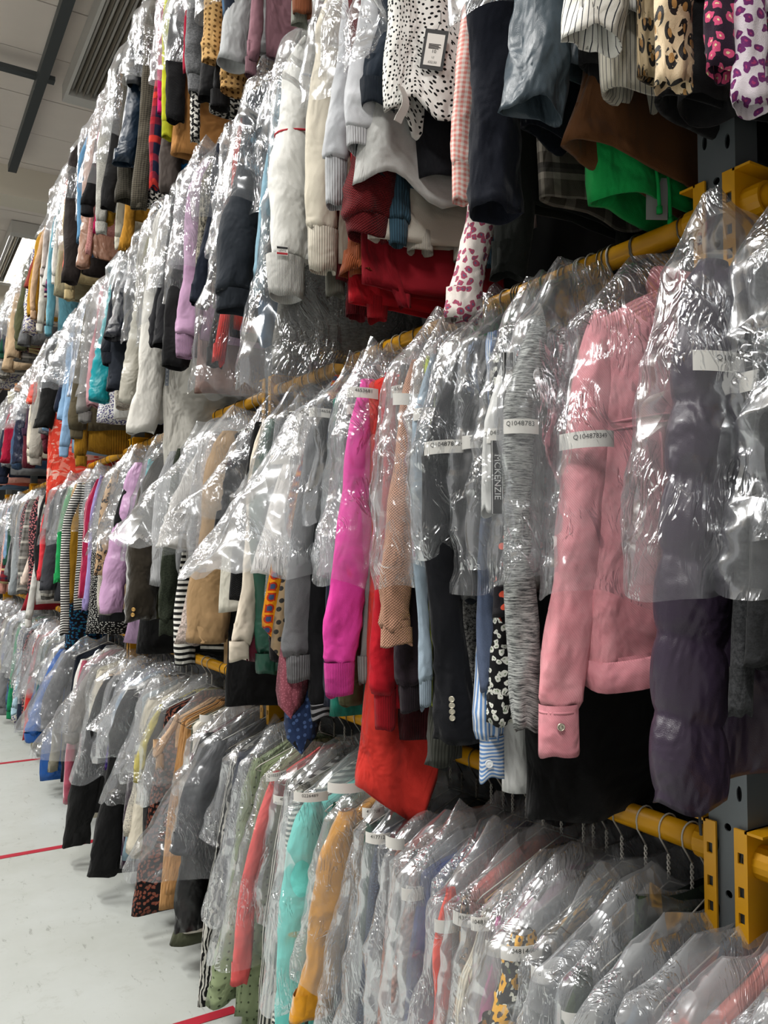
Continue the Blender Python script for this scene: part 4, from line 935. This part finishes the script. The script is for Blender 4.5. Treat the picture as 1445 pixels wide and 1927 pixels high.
def lettering(s, size, mat_, parent, loc=(0, 0, .002), rot=0, sy=1):
    me = text_mesh(s, size); c_, s_ = math.cos(rot), math.sin(rot)
    for v in me.vertices: v.co = (v.co.x*c_-v.co.y*s_+loc[0], v.co.x*s_+v.co.y*c_+loc[1], loc[2])
    return link('lettering', me, mat_, parent)
o, M = plaque(g, 541, 477, .030, .024, simple('badge_white', '#dcdad6', .7), 'badge', .002)
MB().box(-.014, .014, .005, .010, .0016, .0022).build('badge_bar', simple('badge_black', '#16161a', .7), o)
MB().box(-.014, .014, -.010, -.005, .0016, .0022).build('badge_bar', simple('red_trim', '#a8202c'), o)
lettering("LEVI'S", .0075, simple('badge_black', '#16161a'), o)
# black taped lettering on the white sweatshirt sleeve
g = KEY['tape']
for (v0, v1) in ((668, 800), (835, 965)):
    z0, z1 = hitX(930, v0, .87)[2], hitX(930, v1, .87)[2]
    o, M = plaque(g, 936, (v0+v1)/2, .020, z0-z1, simple('tape_black', '#0e0e10', .8), 'sleeve_tape', .019, off=.12)
    lettering('MCKENZIE' if v0 < 700 else 'MCKENZIE', .0150 if v0 < 700 else .0150, simple('tape_white', '#dcdcda', .8), o, rot=-math.pi/2)
    for sx_ in (-.0085, .0085): MB().box(sx_-.0006, sx_+.0006, (z1-z0)/2, (z0-z1)/2, .0015, .0019).build('edge_line', simple('tape_white', '#dcdcda'), o)
def button(g, u, v, r, mat_, add=.003, off=0.0):
    z = hitY(u, v, g.Y-g.ry)[2]-g.zr; cx = float(g.fx(z)); a = math.atan2(-g.Y, -(X0+cx))+off
    c = Vector((cx+(g.rx+add)*math.cos(a), (g.ry+add)*math.sin(a), z)); n = Vector((math.cos(a), math.sin(a), 0)); t_ = Vector((-n.y, n.x, 0)); m = MB(); k = 14
    prof = ((1.0, 0), (1.0, .25), (.85, .42), (.8, .34), (.45, .40), (.001, .5)); pts = []
    for rr, hh in prof:
        for i in range(k):
            b_ = 2*math.pi*i/k; pts.append(c+t_*(r*rr*math.cos(b_))+Vector((0, 0, r*rr*math.sin(b_)))+n*(hh*r))
    m.poly(pts, [(i*k+j, i*k+(j+1) % k, (i+1)*k+(j+1) % k, (i+1)*k+j) for i in range(len(prof)-1) for j in range(k)])
    return m.build('button', mat_, g.root, smooth=True)
g = KEY['blazer']; silver = simple('silver_button', '#c9c2b0', .3, .9, .4, 600)
for v in (1318, 1330, 1342, 1354): button(g, 856, v, .0053, silver, .002)
g = KEY['olive']; gold = simple('brass_button', '#c9a060', .35, .8)
for v in (1147, 1157): button(g, 250, v, .008, gold, .004, -.3)
g = KEY['bluecuff']; button(g, 924, 1434, .0068, simple('pearl_button', '#d9dde0', .3), .003)
# blue coat cord
g = KEY['blue']; MB().tube([(-.24, -.02, -.78), (-.242, -.022, -.86), (-.236, -.02, -.90)], .002, 6).build('cord', simple('cord_dark', '#20242c'), g.root)
# scarf fringe
g = KEY['fringe']
for i in range(9):
    x = -.25+.012*i; m = MB(); z0 = g.path[-1][1]-g.zr+.03; m.tube([(x, -.018-.012*(i % 2), z0), (x+.004*math.sin(i), -.02-.01*(i % 2), z0-.05), (x-.003, -.02, z0-.095-.01*(i % 3))], .0045, 6)
    m.build('tassel', cloth('tweed', '#b5ad9c', '#2a2828'), g.root, smooth=True)
# polka blouse ticket and ribbon
g = KEY['polka']
def hang_ticket(g, u, v, w_, h_, mat_, name, dy=.05, tilt=.15, yawx=.0):
    x, y, z = hitY(u, v, g.Y-dy); o = MB().box(-w_/2, w_/2, -.0008, .0008, -h_, 0).build(name, mat_, g.root)
    o.location = (x-X0, y-g.Y, z-g.zr); o.rotation_euler = (0, tilt, -.55+yawx); return o
black_card = simple('black_card', '#111113', .6)
o = hang_ticket(g, 826, 55, .050, .088, black_card, 'price_ticket', .055, .16)
MB().box(-.019, .019, -.0016, -.0009, -.080, -.010).build('ticket_label', paper, o)
def txt_on(o, s, size, x, z, mat_=ink):
    me = text_mesh(s, size)
    for v in me.vertices: v.co = (v.co.x+x, -.0022, v.co.y+z)
    return link('printed_text', me, mat_, o)
txt_on(o, '10', .0105, 0, -.049); txt_on(o, 'L2', .006, 0, -.062); txt_on(o, '£22.50', .007, 0, -.073)
for i in range(4): MB().box(-.013, .013-.004*(i % 2), -.0022, -.0017, -.034-.003*i, -.0325-.003*i).build('print_line', ink, o)
MB().tube([(0, 0, 0), (.004, 0, .02), (.0, .01, .05)], .0007, 5).build('cord', black_card, o)
x, y, z = hitY(745, 170, g.Y); rb = MB()
pts = [(x-X0+.012*math.sin(i*.6), -.03-.004*i*.2, z-g.zr-.012*i) for i in range(8)]
rb.poly([(p[0]-.011, p[1], p[2]) for p in pts]+[(p[0]+.011, p[1]+.008, p[2]) for p in pts]+[(p[0]-.011, p[1]+.002, p[2]) for p in pts]+[(p[0]+.011, p[1]+.010, p[2]) for p in pts],
        [(i, i+1, 9+i, 8+i) for i in range(7)]+[(16+i, 24+i, 25+i, 17+i) for i in range(7)]+[(i, 16+i, 17+i, i+1) for i in range(7)]+[(8+i, 9+i, 25+i, 24+i) for i in range(7)]).build('ribbon', simple('white_tape', '#c6c4be', .8), g.root)
# green shorts: cords and pale ticket
g = KEY['green']; gm = cloth('plain', '#16a04c')
for i, (u, v0, v1) in enumerate(((1238, 320, 388), (1258, 300, 410))):
    x, y, z = hitY(u, v0, g.Y-.05); z1 = hitY(u, v1, g.Y-.05)[2]
    MB().tube([(x-X0-.02, -.045, z-g.zr+.01), (x-X0-.004, -.05, z-g.zr), (x-X0, -.05, (z+z1)/2-g.zr), (x-X0+.002, -.05, z1-g.zr)], .0035, 6).tube([(x-X0+.002, -.05, z1-g.zr), (x-X0+.002, -.05, z1-g.zr-.012)], .0055, 6).build('drawstring', gm, g.root, smooth=True)
o = hang_ticket(g, 1236, 335, .036, .072, simple('grey_card', '#8e8f8c', .7), 'card_ticket', .04, .02)
# long white hoodie size strip
g = KEY['hoodie']; o = hang_ticket(g, 315, 690, .014, .075, simple('strip_dark', '#4a5058', .5), 'size_strip', .06, .03)
for i in range(4): txt_on(o, 'M', .006, 0, -.014-.016*i, paper)

# ---------------------------------------------------------------- pink denim jacket
pd = cloth('denim', '#e2939c', '#eba7ae'); pds = simple('pink_seam', '#d48a94', .9); pdm = cloth('denim', '#d88a94', '#e39da6')
_, Yp, zbp = hitX(1078, 1432, .86)
w_ = 72*depth(.86, Yp, zbp)/FPX
zhp = hitY(1190, 1285, Yp)[2]
g = garment(2, Yp, [(.955, 1.86), (.91, 1.6), (.868, zbp)], .034, .026, zhp, 'denim jacket', False, pd, 'band', .065, pdm, hitX(1060, 1118, .87)[2], .0, .012, (.05, 'clear_film'), 2,
            'pink denim jacket turned to show its back, above the black skirt', 'clothes on the second rail up', 'jacket', 901, yaw=-.20, th=.045, name='denim_jacket')
g.Y = Yp; KEY['pink'] = g
# collar
m = MB(); k = 24; pts = []
for j, (rr, zz_) in enumerate(((.072, -.125), (.078, -.105), (.070, -.082), (.062, -.086), (.064, -.11))):
    for i in range(k):
        a = 2*math.pi*i/k; pts.append((rr*math.cos(a), rr*.62*math.sin(a), zz_+.010*math.cos(a*2)))
m.poly(pts, [(j*k+i, j*k+(i+1) % k, (j+1)*k+(i+1) % k, (j+1)*k+i) for j in range(4) for i in range(k)]); m.build('collar', pdm, g.root, smooth=True)
def seam(g, pts, mat_, r=.0028, name='seam'):
    """raised felled seam across the body's camera-side face; pts in (x, z) local, snapped to the cloth."""
    me = g.body.data; co = np.empty(len(me.vertices)*3, np.float32); me.vertices.foreach_get('co', co); co = co.reshape(-1, 3); front = co[co[:, 1] < 0]
    out = []
    for x, z in pts:
        d_ = (front[:, 0]-x)**2+(front[:, 2]-z)**2; i = np.argsort(d_)[:3]; out.append((x, float(front[i, 1].mean())-.0008, z))
    MB().tube(out, r, 6).build(name, mat_, g.root, smooth=True)
yk = hitY(1100, 790, Yp)[2]-g.zr
for dz in (0, -.012): seam(g, [(-.185+i*.0185, yk+dz+.012*math.sin(math.pi*i/20)+.03*i/20) for i in range(21)], pdm, .0022)
for sx0, sx1 in ((-.10, -.055), (.10, .055)): seam(g, [(sx0+(sx1-sx0)*i/20, yk-.012-(yk-.012-(zhp-g.zr)-.05)*i/20) for i in range(21)], pdm, .002)
# waistband as its own piece
zz = np.array([zhp-g.zr+.045, zhp-g.zr+.042, zhp-g.zr, zhp-g.zr-.002, zhp-g.zr+.002, zhp-g.zr+.05]); a_ = np.array([.214, .220, .220, .216, .208, .205])
link('waistband', loft('waistband', zz, 0*zz, 0*zz, a_, np.array([.054, .060, .062, .058, .052, .046]), 48, lambda X, Yy, Z, T: (.006*np.sin(T*5)+.004*np.sin(T*11), .012*np.sin(T*3)), p=.85), pdm, g.root)
for z in (zbp-g.zr+.062,): ring(g, z+g.zr, pdm, .004, 'seam', -.0005, 0, rk_=.93)
button(g, 1082, 1385, .006, silver, .001, .5)
paper_tag(g, hitX(1060, 832, .89)[2], 'Q104878349', h=.025, span=120, off=12, r_add=.011)
# black skirt behind the pink jacket
_, Yk, zk = hitX(1022, 1560, .93)
g = garment(2, Yk+.03, [(.95, 1.86), (.94, 1.5), (.93, zk)], .02, .02, zk, 'skirt', True, cloth('plain', '#0a0a0b'), None, .05, None, None, 0, 0, None, 2,
            'long plain black skirt hanging below the pink denim jacket', 'clothes on the second rail up', 'skirt', 902, th=.03)
# purple puffer
_, Yu, zu = hitX(1300, 1508, .885)
pp = cloth('satin', '#342a3a'); g = garment(2, Yu, [(.945, 1.87), (.925, 1.6), (.885, zu)], .064, .036, zu+.02, 'puffer jacket', False, pp, None, 0, None, hitX(1300, 1150, .87)[2], .02, .018, (.05, 'clear_film'), 2,
            'dark purple quilted puffer jacket in front of the rack upright', 'clothes on the second rail up', 'jacket', 903, puffer=.10, th=.045, name='puffer_jacket')
g.Y = Yu; KEY['puffer'] = g
paper_tag(g, hitX(1340, 678, .88)[2], 'Q104', h=.026, span=70, off=26, r_add=.012)
m = MB(); zc = g.path[-1][1] if hasattr(g, 'path') else zu
m.tube([(-.255, -.02, zu-g.zr+.02), (-.256, -.022, zu-g.zr-.02), (-.252, -.02, zu-g.zr-.035)], .002, 6).build('drawstring', black_card, g.root)
for (u, v, w_, col, kind, lab, zt_, tx) in ((1395, 1340, 44, '#3a3b3d', 'coat', 'dark grey coat hanging just right of the purple puffer jacket', 710, 'Q104'),
                                          (1432, 1250, 60, '#161718', 'coat', 'black coat with a printed number strip at the right edge', 748, 'Q10415384')):
    _, Yq, zq = hitX(u, v, .89); wm = w_*depth(.89, Yq, zq)/FPX/2
    g = garment(2, Yq, [(.95, 1.86), (.93, 1.6), (.89, zq)], wm, wm*.8, zq+.05, kind, False, cloth('tweed', col, '#222325'), None, 0, None, zq+.12, .01, .02, (.05, 'clear_film'), 2, lab, 'clothes on the second rail up', 'coat', int(u), th=.03)
    g.Y = Yq; paper_tag(g, hitX(u, zt_, .89)[2], tx, h=.025, span=120, off=10)
    placed[2].append((Yq, ' '.join(lab.split()[:3]), kind))
_, Yq, zq = hitX(1425, 1425, .93)
g = garment(2, Yq-.06, [(.96, 1.86), (.95, 1.5), (.93, zq)], .03, .026, zq+.1, 'jumper', False, cloth('tweed', '#a5a7a2', '#8b8d88'), 'band', .05, None, None, 0, 0, None, 2, 'light grey fleece jumper peeping out at the right edge', 'clothes on the second rail up', 'jumper', 77, th=.03)
placed[2] += [(Yp, 'pink denim jacket', 'jacket'), (Yk+.03, 'long black skirt', 'skirt'), (Yu, 'purple puffer jacket', 'jacket')]
# three empty-looking white hangers' garments near the lower bracket come with the fillers below

# ================================================================ THE REST OF THE ROWS
PAL = [('black', '#111113', 7), ('charcoal', '#2b2c2f', 5), ('navy', '#182033', 5), ('mid grey', '#77787a', 3), ('pale grey', '#b9babc', 3), ('white', '#dedcd7', 4), ('cream', '#dbd2bf', 3),
       ('beige', '#b89f80', 2), ('brown', '#4c3626', 2), ('olive green', '#4b4c33', 2), ('burgundy', '#541624', 2), ('scarlet', '#c0302c', 1), ('dusty pink', '#b98a90', 2), ('sky blue', '#7d9fc0', 2), ('denim blue', '#3f5878', 2),
       ('teal', '#1f7278', 1), ('mustard', '#ad8020', 1), ('lilac', '#a48fc0', 1), ('bottle green', '#1c4a3a', 1), ('coral', '#dd6a55', 1), ('plum', '#3a2238', 1), ('royal blue', '#2450a0', 1), ('salmon pink', '#e0a090', 1), ('khaki', '#85805f', 1)]
KIN = [('coat', 'coat'), ('jacket', 'jacket'), ('jumper', 'jumper'), ('shirt', 'shirt'), ('dress', 'dress'), ('cardigan', 'cardigan'), ('blouse', 'blouse'), ('sweatshirt', 'sweatshirt')]
wts = [p[2] for p in PAL]; VAR = {}
PATT = [('black and white striped', ('stripe_h', '#dcdad4', '#161618', '#000000', .9)), ('blue striped', ('stripe_v', '#dfe4ea', '#4a6ea0')), ('dark floral', ('floral', '#17171c', '#a85a64', '#8a9a6a')), ('pale floral', ('floral', '#dcd6cc', '#5a6a9a', '#a04a4a')), ('red tartan', ('tartan', '#7a1a22', '#1c2438', '#d8c890')), ('grey tweed', ('tweed', '#9a9890', '#3a3936', '#000000', 2)), ('spotted black', ('dots', '#121214', '#dcdad4')), ('leopard print', ('leopard', '#c8a67a', '#7a5228', '#17100c')), ('grey checked', ('tartan', '#7c7a76', '#4a4844', '#b8b4aa'))]
DARK = [p for p in PAL if p[0] in ('black', 'charcoal', 'navy', 'brown', 'olive green', 'bottle green', 'plum', 'mid grey', 'pale grey')]
for tier in (4, 3, 2, 1):
    hand = sorted(placed[tier]); ys = [h[0] for h in hand]; zr = RAIL[tier]; Y = .50; used = {}
    while Y < 9.6:
        s_ = .042 if Y < 1.5 else .055 if Y < 2.4 else .085 if Y < 4.5 else .12
        if tier == 3 and 1.14 < Y < 1.40: Y += s_*.5; continue
        if min(abs(Y-q) for q in ys) < (.5 if Y < 1.0 else .75)*s_ or (tier == 3 and 1.15 < Y < 2.0 and R.random() < .5) or (tier == 2 and Y < Yp+.08) or any(abs(Y-py) < .05 for py in POSTY) or (tier == 1 and .86 < Y < 1.02 and R.random() < .5):
            Y += s_*.5; continue
        lo = [h for h in hand if h[0] < Y]; hi = [h for h in hand if h[0] >= Y]
        for _t in range(400):
            pc = R.choices(PAL, wts)[0] if (Y > 2.5 or _t > 200) else R.choice(DARK if Y > 1.6 else [PAL[0], PAL[0], PAL[1], PAL[2]]); kd = R.choice(KIN)
            if Y > 1.9 and R.random() < .2: pc = R.choice(PATT)
            key = (lo[-1][1] if lo else '', pc[0], kd[0])
            if key not in used: break
        used[key] = 1
        near = ('next beyond the '+lo[-1][1]) if lo else 'nearest the right edge'
        lab = f"{pc[0]} {kd[0]} {near} on the {TIER[tier]}"
        if len(lab.split()) > 16: lab = lab.replace(' next beyond the ', ' past ')
        far = Y > 3.0; lev = 0 if Y > 2.6 else 1
        v = R.randrange(14) if far else None
        rv = random.Random((tier*1000+int(Y*1000)) if not far else v)
        ln = rv.uniform(.50, .80) if tier != 3 else rv.uniform(.45, .74)
        if tier == 3 and Y < 2.0: ln = rv.uniform(.40, .5) if Y > 1.25 else rv.uniform(.45, .75)
        if tier == 4: ln = rv.uniform(.45, .8)
        xe = (rv.uniform(.955, .99) if (Y < 1.4 or tier == 3) else rv.uniform(.92, .97)) if Y < 2.6 else rv.uniform(.90, .95) if not far else rv.uniform(.865, .94)
        body = kd[0] == 'dress'
        zb = zr-.17-ln; bagz = zr-.17-ln*rv.uniform(.35, .75)
        fog = tier == 1 and Y < 1.25
        if fog: bagz = zb+.05
        r_ = rv.uniform(.026, .048) if not far else rv.uniform(.04, .06)
        flare, puff = (rv.choice([0, .02, .05, .09]), rv.choice([.02, .03, .06])) if Y > 1.6 else (.0, .02)
        has_bag = R.random() < (.8 if Y > 1.5 else (.75 if tier in (1, 2) else 0.0))
        ms = VAR.setdefault((v, body), {}) if far else None
        pat = 'plain'
        m_ = mk(pc[1]) if not isinstance(pc[1], str) else cloth(pat, pc[1]) if R.random() < .75 else cloth(R.choice(['satin', 'tweed', 'rib']), pc[1], '#8a8884')
        g = garment(tier, Y, [(.955, zr-.17), (xe*.5+.475, zr-.17-ln*.5), (xe, zb)], r_, r_*.72, zb+rv.uniform(0, .1) if not body else zb, kd[0], body, m_,
                    'rib' if kd[0] in ('jumper', 'cardigan', 'sweatshirt') else None, .05, m_, bagz if (has_bag or far and ms is not None and False) else None, flare, puff,
                    ((.30, 'foggy_film') if fog else (.15, 'cloudy_film')) if (fog or R.random() < .45) else (.05, 'clear_film'), lev, lab, 'clothes on the '+TIER[tier], kd[1], int(Y*1000) if not far else v, yaw=R.uniform(-.08, .08) if Y < 2 else R.uniform(-.22, .22),
                    th=.022 if not far else .04, sleeve_back=False, meshes=ms, name=kd[0])
        Y += s_*R.uniform(.8, 1.25)
